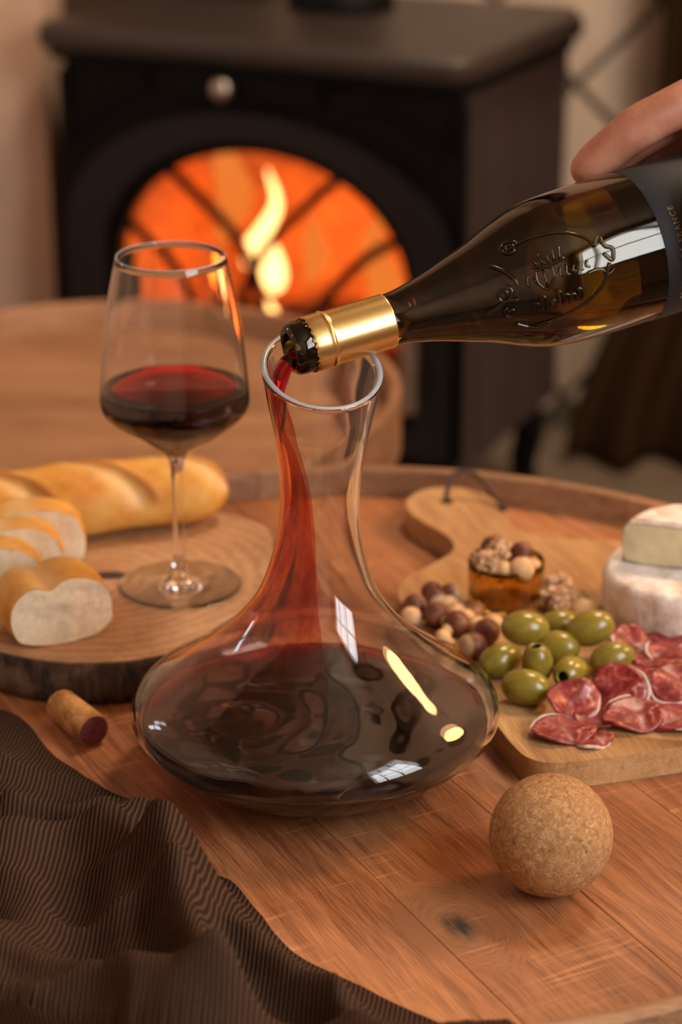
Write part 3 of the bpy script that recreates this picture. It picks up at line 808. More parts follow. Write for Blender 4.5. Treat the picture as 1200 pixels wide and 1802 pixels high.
lcol = MSl.ramp(MSl.math('ADD', MSl.math('MULTIPLY', lr, 0.055), MSl.math('ADD', MSl.math('MULTIPLY', ln, 0.5), MSl.math('MULTIPLY', lf, 0.35))), [(0.22, (0.26, 0.12, 0.055)), (0.45, (0.46, 0.255, 0.13)), (0.72, (0.60, 0.38, 0.215))])
kd = MSl.n('VectorMath', {0: MSl.map(lv, loc=(-0.0022, -0.0052, 0), scale=(0.55, 1.15, 0))}, operation='LENGTH').outputs['Value']
lcol = MSl.mix(MSl.math('MULTIPLY', MSl.math('SUBTRACT', 1.0, MSl.math('DIVIDE', kd, 0.0095), True), 3.0, True), lcol, (0.03, 0.018, 0.012))
M_slice = MSl.pbr(lcol, 0.6, 0, MSl.bump(lf, 0.2, 0.0006))
MB_ = Mat('bark'); bv = MB_.co(); b1 = MB_.noise(MB_.map(bv, scale=(1, 1, 0.25)), 150, 5, 0.65); b2 = MB_.noise(bv, 28, 3)
M_bark = MB_.pbr(MB_.mix(MB_.math('MULTIPLY', MB_.math('SUBTRACT', b2, 0.5, True), 5.0, True), MB_.ramp(b1, [(0.35, (0.014, 0.008, 0.006)), (0.6, (0.07, 0.038, 0.022)), (0.75, (0.16, 0.10, 0.065))]), (0.20, 0.125, 0.075)), 0.9, 0, MB_.bump(b1, 0.9, 0.004))
sl = thing('log_slice_board', 'round live edge slice of log with dark bark used as serving board', 'board', (SCX, SCY, T))
obj('cut_face', prism(op, T + 0.004, SLZ, 0.0012, 2), M_slice, sl, world=True, sharp=40)
bm = bmesh.new(); rows = []
ne = len(op)
for k in range(9):
    z = T + 0.0004 + (0.0295) * k / 8; row = []
    for i, (x, y) in enumerate(op):
        d = Vector((x - SCX, y - SCY)); L = d.length; d /= L
        off = 0.0010 + 0.0022 * fbm(x * 90, y * 90, z * 30, 4) + 0.0028 * math.sin(PI * k / 8) + (-0.003 if k == 0 else 0)
        row.append(bm.verts.new((x + d.x * off, y + d.y * off, z)))
    rows.append(row)
for A, B in zip(rows[:-1], rows[1:]):
    for i in range(ne): bm.faces.new((A[i], A[(i + 1) % ne], B[(i + 1) % ne], B[i]))
bm.faces.new(rows[0][::-1])
inn = [bm.verts.new((x + (SCX - x) * 0.03, y + (SCY - y) * 0.03, T + 0.0295)) for x, y in op]
for i in range(ne): bm.faces.new((rows[-1][i], rows[-1][(i + 1) % ne], inn[(i + 1) % ne], inn[i]))
obj('bark', bm, M_bark, sl, world=True)

GX, GY = -0.1100, 0.2347
go = [(0, 0.0002), (.030, 0.0002), (.0400, .0003), (.0416, .0008), (.0414, .0014), (.036, .0021), (.022, .0034), (.011, .0060), (.0062, .011), (.0044, .020), (.0038, .032), (.0036, .055), (.0038, .075), (.0046, .087), (.0062, .0935), (.0105, .0990), (.0215, .1062), (.0335, .1150), (.0430, .1225), (.0482, .1288), (.0496, .1345), (.0493, .142), (.0482, .154), (.0456, .178), (.0412, .2075), (.0357, .2325)]
gi = [(.0348, .2325), (.0402, .2075), (.0446, .178), (.0472, .154), (.0482, .142), (.0485, .1345), (.0472, .1296), (.0420, .1238), (.0325, .1165), (.0205, .1078), (.0095, .1010), (.004, .0985), (0, .0980)]
def smooth_prof(P, k=4): return [(max(0, p.x), p.y) for p in catmull([(a, b, 0) for a, b in P], k)]
gp = smooth_prof(go) + [(.03525, .2330)] + smooth_prof(gi)
bm = lathe(gp, 96)
for f in bm.faces:
    if f.calc_center_median().z > 0.2324: f.material_index = 1
wg = obj('wine_glass', bm, [M_glass, M_brightrim]); wg.location = (GX, GY, SLZ + 0.0002)
tag(wg, 'stemmed wine glass half full of red wine standing on the log slice', 'glass')
wi = [(0, .0979), (.004, .0984), (.0097, .1009), (.0207, .1077), (.0327, .1164), (.0422, .1237), (.0474, .1295), (.0487, .1345), (.0484, .1420), (.0482, .1432), (.0470, .1428), (0, .1427)]
ww = obj('red_wine', lathe(smooth_prof(wi[:9]) + wi[9:], 96), M_wine_glass); ww.location = wg.location
tag(ww, 'dark red wine filling the lower bowl of the stemmed glass', 'wine')

# ------------------------------------------------------------------ bread
MC = Mat('bread_crust'); cv = MC.co(); at = MC.n('Attribute', attribute_name='slash').outputs['Fac']
c1 = MC.noise(cv, 40, 4); c2 = MC.noise(cv, 420, 3)
cc = MC.ramp(c1, [(0.3, (0.60, 0.24, 0.035)), (0.5, (0.74, 0.37, 0.07)), (0.7, (0.82, 0.52, 0.15))])
cc = MC.mix(MC.math('MULTIPLY', at, 0.85, True), cc, (0.80, 0.57, 0.29))
cb = MC.n('Attribute', attribute_name='brown').outputs['Fac']
cc = MC.mix(MC.math('MULTIPLY', cb, 0.8, True), cc, (0.40, 0.13, 0.025))
M_crust = MC.pbr(cc, 0.55, 0, MC.bump(MC.math('ADD', c2, c1), 0.3, 0.0012), 0.35)
MK = Mat('bread_crumb'); kv = MK.co(); k1 = MK.noise(kv, 260, 5, 0.6); k2 = MK.n('TexVoronoi', {'Vector': kv, 'Scale': 190}).outputs['Distance']
kc = MK.ramp(k1, [(0.25, (0.66, 0.48, 0.28)), (0.42, (0.86, 0.72, 0.50)), (0.7, (0.90, 0.79, 0.58))])
M_crumb = MK.pbr(kc, 0.9, 0, MK.bump(MK.math('ADD', k1, k2), 0.4, 0.0008), 0.15)

def float_attr(me, name, vals):
    a = me.attributes.new(name, 'FLOAT', 'POINT'); a.data.foreach_set('value', vals)
# the long loaf, lying along its own x axis
BL = 0.27
bm = bmesh.new(); rings = []; sv_, bv_ = [], []
NX, NR = 150, 56
sl_c = [-0.105, -0.035, 0.035, 0.105]
for i in range(NX + 1):
    t = i / NX; x = (t - .5) * BL; e = abs(t - .5) * 2
    tap = (1 - e ** 7) ** 0.5 if e < 1 else 0
    tap = max(tap, 0.02) * (0.96 + 0.05 * math.sin(x * 70))
    ring = []
    for j in range(NR):
        a = 2 * PI * j / NR; y = 0.0315 * tap * math.cos(a); z = 0.0275 * tap * math.sin(a) * (1.08 if math.sin(a) > 0 else 0.85)
        s = b = 0.0
        if math.sin(a) > -0.1:
            for c in sl_c:
                u = (x - c) - math.cos(a) * -0.032          # slanting cut
                w_ = math.exp(-(u / 0.008) ** 2) * sm(-0.1, 0.35, math.sin(a))
                lip = math.exp(-((u - 0.010) / 0.004) ** 2) * sm(0.0, 0.4, math.sin(a))
                y *= 1 - 0.10 * w_; z *= 1 - 0.13 * w_; z *= 1 + 0.055 * lip; y *= 1 + 0.03 * lip
                s = max(s, math.exp(-((u + 0.004) / 0.009) ** 2) * sm(-0.1, 0.4, math.sin(a))); b = max(b, lip)
        z += 0.0006 * fbm(x * 60, y * 60, z * 60, 3)
        z = max(z, -0.0215)
        ring.append(bm.verts.new((x, y, z + 0.0217))); sv_.append(s); bv_.append(b)
    rings.append(ring)
for A, B in zip(rings[:-1], rings[1:]):
    for j in range(NR): bm.faces.new((A[j], A[(j + 1) % NR], B[(j + 1) % NR], B[j]))
bm.faces.new(rings[0]); bm.faces.new(rings[-1][::-1])
me = mesh_from(bm, 'baguette', M_crust); float_attr(me, 'slash', sv_); float_attr(me, 'brown', bv_)
bg = obj('baguette', me, None); bg.location = (-0.213, 0.3265, SLZ + 0.0004); bg.rotation_euler = (0, 0, math.radians(15.5))
tag(bg, 'whole golden baguette with slashed crust lying behind the wine glass', 'bread')

def bread_slice(label, loc, rz, wdt, hgt, th, tilt=0.0, notch=0.0, group='cut pieces of baguette'):
    """cut face towards local -y; bottom on z=0"""
    t = thing('bread_slice', label, 'bread', loc, rz, group); t.rotation_euler = (tilt, 0, rz)
    pr = []
    for k in range(48):
        a = 2 * PI * k / 48; c, s = math.cos(a), math.sin(a)
        x = wdt / 2 * math.copysign(abs(c) ** 0.8, c); z = hgt * 0.42 + (hgt * 0.58 if s > 0 else hgt * 0.42) * math.copysign(abs(s) ** 0.75, s)
        if notch and s > 0: z -= notch * math.exp(-((x + wdt * .12) / (wdt * .10)) ** 2)
        x += 0.0012 * fbm(c * 2, s * 2, loc[0] * 99, 2)
        pr.append((x, z))
    bm = bmesh.new(); rows = []; vs = []
    for i in range(9):
        y = th * i / 8; row = []
        for x, z in pr:
            g = 1 + 0.05 * math.sin(PI * i / 8)
            row.append(bm.verts.new((x * g, y + 0.0015 * fbm(x * 60, z * 60, i, 2), max(0, z * (1 + .03 * math.sin(PI * i / 8))))));
            vs.append(0.7 * math.exp(-((x + wdt * .12) / (wdt * .16)) ** 2) if z > hgt * .55 else 0)
        rows.append(row)
    for A, B in zip(rows[:-1], rows[1:]):
        for j in range(48): bm.faces.new((A[j], A[(j + 1) % 48], B[(j + 1) % 48], B[j]))
    me = mesh_from(bm, 'crust', M_crust); float_attr(me, 'slash', vs); float_attr(me, 'brown', [0.0] * len(vs))
    obj('crust', me, None, t)
    for y, sgn in ((0, -1), (th, 1)):
        bm = bmesh.new(); last = None; cz = hgt * .45
        for k in range(1, 9):
            f = k / 8; ring = [bm.verts.new((x * f * 1.0, y + sgn * (0.0012 * (1 - f ** 4)) + 0.0016 * fbm(x * f * 90, z * 90 * f, loc[1] * 50 + y, 4), max(0.0, cz + (z - cz) * f))) for x, z in pr]
            if last is None:
                c0 = bm.verts.new((0, y, cz))
                for j in range(48): bm.faces.new((c0, ring[j], ring[(j + 1) % 48]))
            else:
                for j in range(48): bm.faces.new((last[j], ring[j], ring[(j + 1) % 48], last[(j + 1) % 48]))
            last = ring
        obj('crumb', bm, M_crumb, t)
    return t
bread_slice('thick baguette end piece nearest the cork, white cut face turned to the front', (-0.1790, 0.1435, SLZ + .0003), math.radians(24), 0.068, 0.044, 0.040, 0, 0.006)
bread_slice('baguette slice standing directly behind the front white piece', (-0.2330, 0.1990, SLZ + .0003), math.radians(12), 0.066, 0.042, 0.024, 0, 0.003)
bread_slice('middle baguette slice of the standing row, with crusty top', (-0.2230, 0.2265, SLZ + .0003), math.radians(12), 0.068, 0.045, 0.0245, 0, 0.002)
bread_slice('farthest cut piece of the standing row, next to the whole baguette', (-0.2110, 0.2540, SLZ + .0003), math.radians(12), 0.070, 0.047, 0.026, 0, 0.0)

# ------------------------------------------------------------------ corks
def cork_mat(name, scale, cols, fleck, bs=0.5):
    M = Mat(name); v = M.co(); wv = M.n('VectorMath', {0: v, 1: M.n('VectorMath', {0: M.n('TexNoise', {'Vector': v, 'Scale': scale * .7, 'Detail': 2.0}).outputs['Color'], 1: (0.006, 0.006, 0.006)}, operation='MULTIPLY').outputs[0]}, operation='ADD').outputs[0]
    vo = M.n('TexVoronoi', {'Vector': wv, 'Scale': scale}); cellr = M.n('SeparateColor', {0: vo.outputs['Color']}).outputs[0]
    ed = M.n('TexVoronoi', {'Vector': wv, 'Scale': scale}, feature='DISTANCE_TO_EDGE').outputs['Distance']
    n1 = M.noise(v, scale * 3, 4)
    col = M.ramp(M.math('ADD', M.math('MULTIPLY', cellr, 0.6), M.math('MULTIPLY', n1, 0.4)), cols)
    crack = M.math('SUBTRACT', 1.0, M.math('MULTIPLY', ed, 9.0), True)
    spots = M.math('MULTIPLY', M.math('SUBTRACT', M.noise(M.map(v, loc=(5, 2, 1)), scale * .42, 5, 0.75), 0.575, True), 9.0, True)
    col = M.mix(M.math('MULTIPLY', crack, 0.28), col, fleck); col = M.mix(M.math('MULTIPLY', spots, 0.75), col, fleck)
    return M.pbr(col, 0.85, 0, M.bump(M.math('SUBTRACT', M.math('ADD', n1, ed), M.math('MULTIPLY', spots, 0.8)), bs, 0.0012), 0.2)
M_cork = cork_mat('cork_granules', 520, [(0.2, (0.38, 0.18, 0.068)), (0.5, (0.47, 0.245, 0.10)), (0.8, (0.58, 0.345, 0.16))], (0.14, 0.05, 0.02), 0.6)
M_cork2 = cork_mat('cork_solid', 190, [(0.2, (0.38, 0.165, 0.05)), (0.5, (0.49, 0.24, 0.078)), (0.8, (0.57, 0.31, 0.12))], (0.16, 0.07, 0.03), 0.3)
M_cork_end = plain('wine_stained_cork', (0.20, 0.055, 0.065), 0.8, 0, 420, 0.4, 0.6, 0.2)
bm = bmesh.new(); bmesh.ops.create_icosphere(bm, subdivisions=5, radius=0.0337)
for v in bm.verts: v.co *= 1 + 0.004 * fbm(v.co.x * 300, v.co.y * 300, v.co.z * 300, 3)
cb_ = obj('cork_ball', bm, M_cork); cb_.location = (0.1142, -0.1055, T + 0.0339)
tag(cb_, 'round cork ball stopper lying on the table in front of the decanter', 'cork')
ck = thing('wine_cork', 'used cylindrical wine cork with purple stained end on the table by the log slice', 'cork', (-0.1646, 0.0778, T + 0.0109), math.atan2(-0.0384, 0.0271))
Lc, Rc = 0.043, 0.0108
bm = lathe([(Rc - .0012, -Lc / 2), (Rc - .0003, -Lc / 2 + .0006), (Rc, -Lc / 2 + .002), (Rc, Lc / 2 - .002), (Rc - .0003, Lc / 2 - .0006), (Rc - .0012, Lc / 2)], 48)
bmesh.ops.rotate(bm, matrix=Matrix.Rotation(PI / 2, 3, 'Y'), verts=bm.verts[:]); obj('cork_body', bm, M_cork2, ck)
for s_, mt in ((1, M_cork_end), (-1, M_cork2)):
    bm = lathe([(0, s_ * (Lc / 2 + .0004)), (Rc * .6, s_ * (Lc / 2 + .0003)), (Rc - .0011, s_ * Lc / 2)], 48)
    bmesh.ops.rotate(bm, matrix=Matrix.Rotation(PI / 2, 3, 'Y'), verts=bm.verts[:]); o = obj('cork_end', bm, mt, ck)
    if s_ == 1: o['label'] = 'cork end stained purple by red wine'

# ------------------------------------------------------------------ cutting board and what lies on it
BZ = T + 0.018
el = Vector((-0.293, 0.956)); ew = Vector((0.956, 0.293)); b0 = Vector((0.0971, 0.0489))
def bw(l, w_): p = b0 + el * l + ew * w_; return (p.x, p.y)
bo = [(-.0520, .028), (-.0485, .012), (-.038, .0025), (-.022, 0), (.005, 0), (.04, 0), (.09, 0), (.14, 0), (.18, .0005), (.208, .0035), (.232, .016), (.252, .044), (.268, .064), (.285, .0715), (.305, .070), (.328, .0635), (.350, .060), (.370, .064), (.386, .077), (.392, .095), (.386, .113), (.368, .126), (.345, .131), (.322, .128), (.303, .124), (.285, .131), (.268, .150), (.255, .180), (.240, .212), (.220, .232), (.195, .2395), (.16, .2405), (.10, .2405), (.04, .2405), (.003, .2405), (-.022, .2405), (-.040, .238), (-.050, .227), (-.053, .208), (-.053, .18), (-.053, .14), (-.053, .10), (-.053, .065), (-.0527, .045)]
bpts = [(p.x, p.y) for p in catmull([(*bw(l, w_), 0) for l, w_ in bo], 6, True)]
cbd = thing('cutting_board', 'pale wooden paddle cutting board with handle carrying cheese, olives and salami', 'board', (*bw(.08, .12), T))
obj('board_plank', prism(bpts, T + 0.0002, BZ, 0.0026, 3), M_board, cbd, world=True, sharp=50)
hx, hy = bw(.362, .094)
o = obj('hole_shade_disc', lathe([(0, BZ + .0002), (.0045, BZ + .0002), (.0052, BZ + .0003), (.0060, BZ - .0005)], 24), plain('hole_shadow_wood', (0.05, 0.022, 0.01), 0.9), cbd, world=True); o.location = (hx, hy, 0)  # flat dark disc on the handle, painted as the shade inside a hole
M_leather = plain('leather_cord', (0.06, 0.025, 0.016), 0.6, 0, 500, 0.3, 0.4)
bm = tube(bmesh.new(), catmull([(hx, hy, BZ - .006), (hx, hy, BZ + .008), (hx + .006, hy + .010, BZ + .019), (hx + .022, hy + .010, BZ + .018), (hx + .036, hy - .004, BZ + .006), (hx + .043, hy - .020, BZ + .0022)], 8), 0.0020, 10)
obj('hanging_cord', bm, M_leather, cbd, world=True)

# amber tealight cup
MA = glass('amber_glass', (0.82, 0.58, 0.18), 0.02, 1.47)
CX, CY = 0.1125, 0.2335
def rib(r, z, a): return (r + 0.0007 * abs(math.sin(a * 9)) * (1 if 0.004 < z < 0.030 and r > 0.02 else 0), z)
cup = obj('amber_cup', lathe([(0, .0003), (.0215, .0003), (.0238, .0015), (.0246, .005), (.0252, .016), (.0257, .028), (.0259, .0325), (.0255, .0335), (.0249, .0332), (.0246, .028), (.0240, .016), (.0234, .007), (.021, .0042), (0, .004)], 108, rib), MA)
cup.location = (CX, CY, BZ)
tag(cup, 'small ribbed amber glass cup heaped with nuts on the cutting board', 'cup')

# nut kinds
MH = Mat('hazelnut_skin'); hz = MH.n('SeparateXYZ', {0: MH.co('Generated')}).outputs[2]; hn = MH.noise(MH.map(MH.co(), scale=(1, 1, .3)), 500, 3)
hcol = MH.ramp(MH.math('ADD', hz, MH.math('MULTIPLY', MH.math('SUBTRACT', hn, 0.5), 0.25)), [(0.10, (0.50, 0.32, 0.18)), (0.24, (0.14, 0.035, 0.013)), (0.75, (0.10, 0.024, 0.009)), (1.0, (0.28, 0.10, 0.04))])
M_hazel = MH.pbr(hcol, 0.5, 0, MH.bump(hn, 0.3, 0.0006), 0.4)
M_blanch = plain('blanched_nut', (0.62, 0.36, 0.16), 0.55, 0, 120, 0.25, 0.2)
M_orange = plain('roasted_nut', (0.36, 0.13, 0.04), 0.5, 0, 160, 0.4, 0.3)
MWn = Mat('walnut'); wv_ = MWn.noise(MWn.co(), 240, 5, 0.65)
M_walnut = MWn.pbr(MWn.ramp(wv_, [(0.35, (0.20, 0.08, 0.035)), (0.5, (0.46, 0.24, 0.11)), (0.62, (0.76, 0.57, 0.36))]), 0.55, 0, MWn.bump(wv_, 0.6, 0.002), 0.35)
def nut_mesh(kind, seed):
    if kind == 'hazelnut':
        bm = lathe([(0, -.0068), (.0035, -.0066), (.0060, -.0050), (.0074, -.0015), (.0074, .0018), (.0058, .0050), (.0030, .0070), (.0008, .0080), (0, .0082)], 24)
    elif kind == 'blanched_nut':
        bm = lathe([(0, -.0062), (.0035, -.0058), (.0058, -.0035), (.0064, 0), (.0054, .0038), (.0028, .0062), (0, .0070)], 22)
    elif kind == 'cashew':
        P = [(0.0085 * math.cos(a), 0.0085 * math.sin(a), 0) for a in [0.3 + 2.4 * i / 12 for i in range(13)]]
        bm = tube(bmesh.new(), P, [0.0020 + 0.0030 * math.sin(PI * (i + .6) / 13.2) for i in range(13)], 12)
        bmesh.ops.subdivide_edges(bm, edges=[], cuts=1)
    else:
        bm = bmesh.new(); bmesh.ops.create_icosphere(bm, subdivisions=4, radius=1)
        for v in bm.verts:
            n = v.co.normalized(); h = fbm(n.x * 2.2 + seed, n.y * 2.2, n.z * 2.2, 3)
            r = 1 + 0.42 * h - 0.30 * math.exp(-(n.x / 0.16) ** 2) * (n.z > -0.3)
            v.co = Vector((n.x * .0125, n.y * .0105, n.z * .0078)) * r
    return bm
proto = {}
def nut(kind, label, x, y, z, rot, group, mat=None, s=1.0):
    key = (kind, mat.name if mat else '', 0 if kind != 'walnut' else len([k for k in proto]) % 3)
    if key not in proto:
        proto[key] = mesh_from(nut_mesh(kind, len(proto) * 3.1), kind, mat or {'hazelnut': M_hazel, 'blanched_nut': M_blanch, 'cashew': M_blanch, 'walnut': M_walnut}[kind])
    o = obj(kind, proto[key], None); o.location = (x, y, z); o.rotation_euler = rot; o.scale = (s, s, s)
    return tag(o, label, 'nut', group)
rr = random.Random(3)
G1, G2, G3 = 'loose nuts beside the amber cup', 'nuts heaped in the amber cup', 'loose nuts right of the amber cup'
for (x, y), lab_, s in zip([(.0496, .2123), (.0645, .2216), (.0742, .2300), (.0636, .1976), (.0766, .1823), (.0856, .1474), (.0958, .1699), (.0624, .2376)],
    ['reddish hazelnut at the far left end of the loose nuts', 'dark hazelnut second from the left end of the loose nut row', 'dark hazelnut in the loose nuts closest to the left of the amber cup', 'dark purple brown hazelnut in the middle of the loose nuts, behind a pale split nut',
     'upright dark hazelnut in the middle of the loose nuts, in front of the cup', 'big dark hazelnut at the front of the loose nuts touching the decanter side', 'reddish hazelnut wedged between loose nuts and the nearest green olive', 'dark hazelnut at the very back of the loose nuts'],
    [1.1, 1.15, 1.1, 1.15, 1.2, 1.25, 1.2, 1.0]):
    nut('hazelnut', lab_, x, y, BZ + .0072 * s, (rr.uniform(-1.9, -1.1), rr.uniform(-.4, .4), rr.uniform(0, 6)), G1, None, s)
for (x, y), lab_, k in zip([(.0469, .1989), (.0728, .2173), (.0777, .2062), (.0638, .1827), (.0899, .1845), (.0831, .1955), (.1010, .1880), (.0757, .1633), (.0900, .2090)],
    ['pale split nut lying under the reddish hazelnut at the left end', 'pale nut between two dark hazelnuts at the back of the loose pile', 'cream coloured nut standing out left of the amber cup base', 'pale flat nut in front of the dark purple brown hazelnut', 'round cream nut in front of the amber cup', 'small pale nut behind the upright dark hazelnut', 'tan nut partly hidden beside the top left olive', 'pale curved cashew at the front edge of the loose nuts', 'orange brown roasted nut touching the amber cup'],
    ['blanched_nut', 'blanched_nut', 'blanched_nut', 'cashew', 'blanched_nut', 'blanched_nut', 'blanched_nut', 'cashew', 'blanched_nut']):
    nut(k, lab_, x, y, BZ + .0062, (rr.uniform(1.1, 1.9), rr.uniform(-.4, .4), rr.uniform(0, 6)) if k != 'cashew' else (0.15, 0, rr.uniform(0, 6)), G1, M_orange if 'orange' in lab_ else None, 1.08)
for (x, y, dz), lab_, k, s in zip([(.1463, .2244, .008), (.1507, .2400, .009), (.160, .2270, .0075), (.1630, .2095, .006), (.1500, .2105, .006)],
    ['walnut half lying against the right side of the amber cup', 'walnut half at the back right of the amber cup', 'pale edged walnut piece between cup and cheese', 'large white nut lying in front of the cheese', 'small walnut crumb just behind the upper olives'],
    ['walnut', 'walnut', 'walnut', 'blanched_nut', 'walnut'], [1.0, 1.0, .75, 1.35, .6]):
    nut(k, lab_, x, y, BZ + dz, (rr.uniform(-.4, .4), rr.uniform(-.5, .5), rr.uniform(0, 6)) if k == 'walnut' else (1.5, 0, 1.2), G3, None, s)
for (x, y, z), lab_, k, s in zip([(.1045, .2440, .0405), (.1230, .2360, .0400), (.1000, .2240, .0375), (.1050, .2330, .0425), (.1215, .2180, .0360), (.1095, .2190, .0350), (.1225, .2450, .0370), (.1300, .2280, .0345), (.1120, .2330, .0300), (.0990, .2400, .0300), (.1130, .2480, .0320)],
    ['large brown hazelnut on the back top of the amber cup', 'dark hazelnut on the right top of the amber cup', 'big walnut half at the front left of the heap in the cup', 'walnut half at the summit of the heap in the cup', 'pale skinned hazelnut at the front right of the heap in the cup', 'cream nut lying at the front rim of the amber cup', 'pale nut behind the dark hazelnut on top of the cup', 'tan nut resting on the right rim of the cup', 'walnut buried in the centre of the cup', 'walnut at the left back inside the cup', 'walnut at the far back inside the cup'],
    ['hazelnut', 'hazelnut', 'walnut', 'walnut', 'hazelnut', 'blanched_nut', 'blanched_nut', 'blanched_nut', 'walnut', 'walnut', 'walnut'], [1.25, 1.15, 1.0, .85, 1.2, 1.0, .9, .9, .8, .8, .8]):
    nut(k, lab_, x, y, BZ + z - .004, (rr.uniform(-.6, .6), rr.uniform(-.6, .6), rr.uniform(0, 6)), G2, M_blanch if 'pale skinned' in lab_ else None, s)

# olives
MO = Mat('olive_skin'); on = MO.noise(MO.co(), 130, 4); os_ = MO.noise(MO.map(MO.co(), loc=(9, 1, 2)), 420, 3, .7)
orn = MO.n('ObjectInfo').outputs['Random']
ocol = MO.ramp(on, [(0.3, (0.13, 0.105, 0.010)), (0.55, (0.215, 0.17, 0.018)), (0.75, (0.32, 0.25, 0.04))])
ocol = MO.mix(MO.math('MULTIPLY', orn, 0.35), ocol, (0.40, 0.27, 0.04))
ocol = MO.mix(MO.math('MULTIPLY', MO.math('SUBTRACT', os_, 0.66, True), 6.0, True), ocol, (0.05, 0.045, 0.012))
M_olive = MO.pbr(ocol, 0.24, 0, MO.bump(on, 0.15, 0.001), 0.55, Subsurface_Weight=0.1, Subsurface_Radius=(0.006, 0.005, 0.001), Subsurface_Scale=0.3)
M_pitshade = plain('olive_hole_shade', (0.02, 0.016, 0.006), 0.5)  # near-black lining paints the shade inside the pit
def olive(label, loc, axis, s=1.0, hole=False):
    t = thing('olive', label, 'olive', loc, 0, 'green olives on the board')
    a, b = 0.0148 * s, 0.0108 * s
    P = [(b * math.sin(PI * k / 18) ** 0.92, -a * math.cos(PI * k / 18)) for k in range(19)]
    if hole:
        P = P[:-3] + [(.0052 * s, a * .90), (.0042 * s, a * .93), (.0034 * s, a * .90), (.0031 * s, a * .62)]
    else:
        P = P[:-2] + [(.0026 * s, a * .965), (.0012 * s, a * .950), (0, a * .945)]
    P[0] = (0, P[0][1])
    q = Vector(axis).normalized().to_track_quat('Z', 'Y').to_euler()
    o = obj('olive_flesh', lathe(P, 40), M_olive, t); o.rotation_euler = q
    if hole:
        h = obj('pit_hole', lathe([(.0033 * s, a * .86), (.0030 * s, a * .5), (0, a * .45)], 24), M_pitshade, t); h.rotation_euler = q
olive('green olive at the left end of the pile, dented by a crease', (.1015, .1220, BZ + .0110), (.85, .45, .1))
olive('green olive at the front left of the pile lying flat on the board', (.1150, .0835, BZ + .0112), (.93, -.25, -.05), 1.06)
olive('pitted green olive whose dark hole faces the salami', (.1450, .1030, BZ + .0115), (-.42, -.75, .18), 1.0, True)
olive('green olive at the right end of the pile beside the salami', (.1735, .1240, BZ + .0112), (.95, .2, .15), 1.0)
olive('green olive half hidden in the middle of the pile', (.1400, .1420, BZ + .0110), (.9, -.3, .05), 1.0)
olive('mustard coloured olive at the very back of the pile', (.1440, .1740, BZ + .0112), (.95, .2, 0), 1.0)
olive('large green olive at the upper left of the pile leaning on the nuts', (.1195, .1500, BZ + .0205), (.96, .05, -.12), 1.08)
olive('glossy green olive perched at the upper right of the pile in front of the cheese', (.1615, .1480, BZ + .0215), (.92, .05, .28), 1.08)
olive('pitted green olive standing on end with its hole upward', (.1240, .1070, BZ + .0165), (-.12, -.05, 1), .92, True)

# salami
MSa = Mat('salami_meat'); vs_ = MSa.co()
f1 = MSa.noise(vs_, 150, 4, .6, .8); f2 = MSa.noise(vs_, 620, 3)
scol = MSa.ramp(f1, [(0.38, (0.14, 0.010, 0.011)), (0.52, (0.26, 0.028, 0.025)), (0.62, (0.38, 0.085, 0.065)), (0.70, (0.62, 0.34, 0.28))])
M_sal = MSa.pbr(scol, 0.34, 0, MSa.bump(f2, 0.25, 0.0006), 0.5)
M_rind = plain('salami_rind', (0.62, 0.46, 0.40), 0.75, 0, 300, 0.25, 0.4, 0.2)
def salami(label, loc, r, rz, tx=0, ty=0, bend=0.0, seed=0, squash=0.85):
    t = thing('salami_slice', label, 'salami', loc, rz, 'salami slices on the board'); t.rotation_euler = (tx, ty, rz)
    NA_ = 48
    def P(f, a, z):
        rad = r * f * (1 + 0.05 * math.sin(a * 2 + seed) + 0.04 * math.sin(a * 3 + seed * 2.1) + 0.015 * math.sin(a * 7 + seed))
        x, y = rad * math.cos(a), rad * math.sin(a) * squash
        return (x, y, z + bend * (x * x) / r + 0.0016 * fbm(x * 55 + seed, y * 55, seed, 2) + 0.0018 * f * f * math.sin(a * 3 + seed * 1.7))
    th = 0.0016
    bm = bmesh.new()
    for z in (th, 0):
        c = bm.verts.new(P(0, 0, z)); last = None
        for k in range(1, 7):
            ring = [bm.verts.new(P(k / 6, 2 * PI * i / NA_, z)) for i in range(NA_)]
            for i in range(NA_):
                if last is None: bm.faces.new((c, ring[i], ring[(i + 1) % NA_]))
                else: bm.faces.new((last[i], ring[i], ring[(i + 1) % NA_], last[(i + 1) % NA_]))
            last = ring
        if z == th: top_ = last
    for i in range(NA_): bm.faces.new((top_[i], last[i], last[(i + 1) % NA_], top_[(i + 1) % NA_]))
    obj('meat', bm, M_sal, t)
    bm = bmesh.new(); a = [P(0.995, 2 * PI * i / 40, th / 2) for i in range(40)]
    a0 = seed * 1.3; arc = [Vector(P(0.998, a0 + 2.4 * i / 34, th / 2)) for i in range(35)]
    tube(bm, arc, [0.0012 * (0.35 + 0.65 * math.sin(PI * i / 34)) for i in range(35)], 8)
    obj('rind', bm, M_rind, t)
R_ = math.radians
zb = BZ
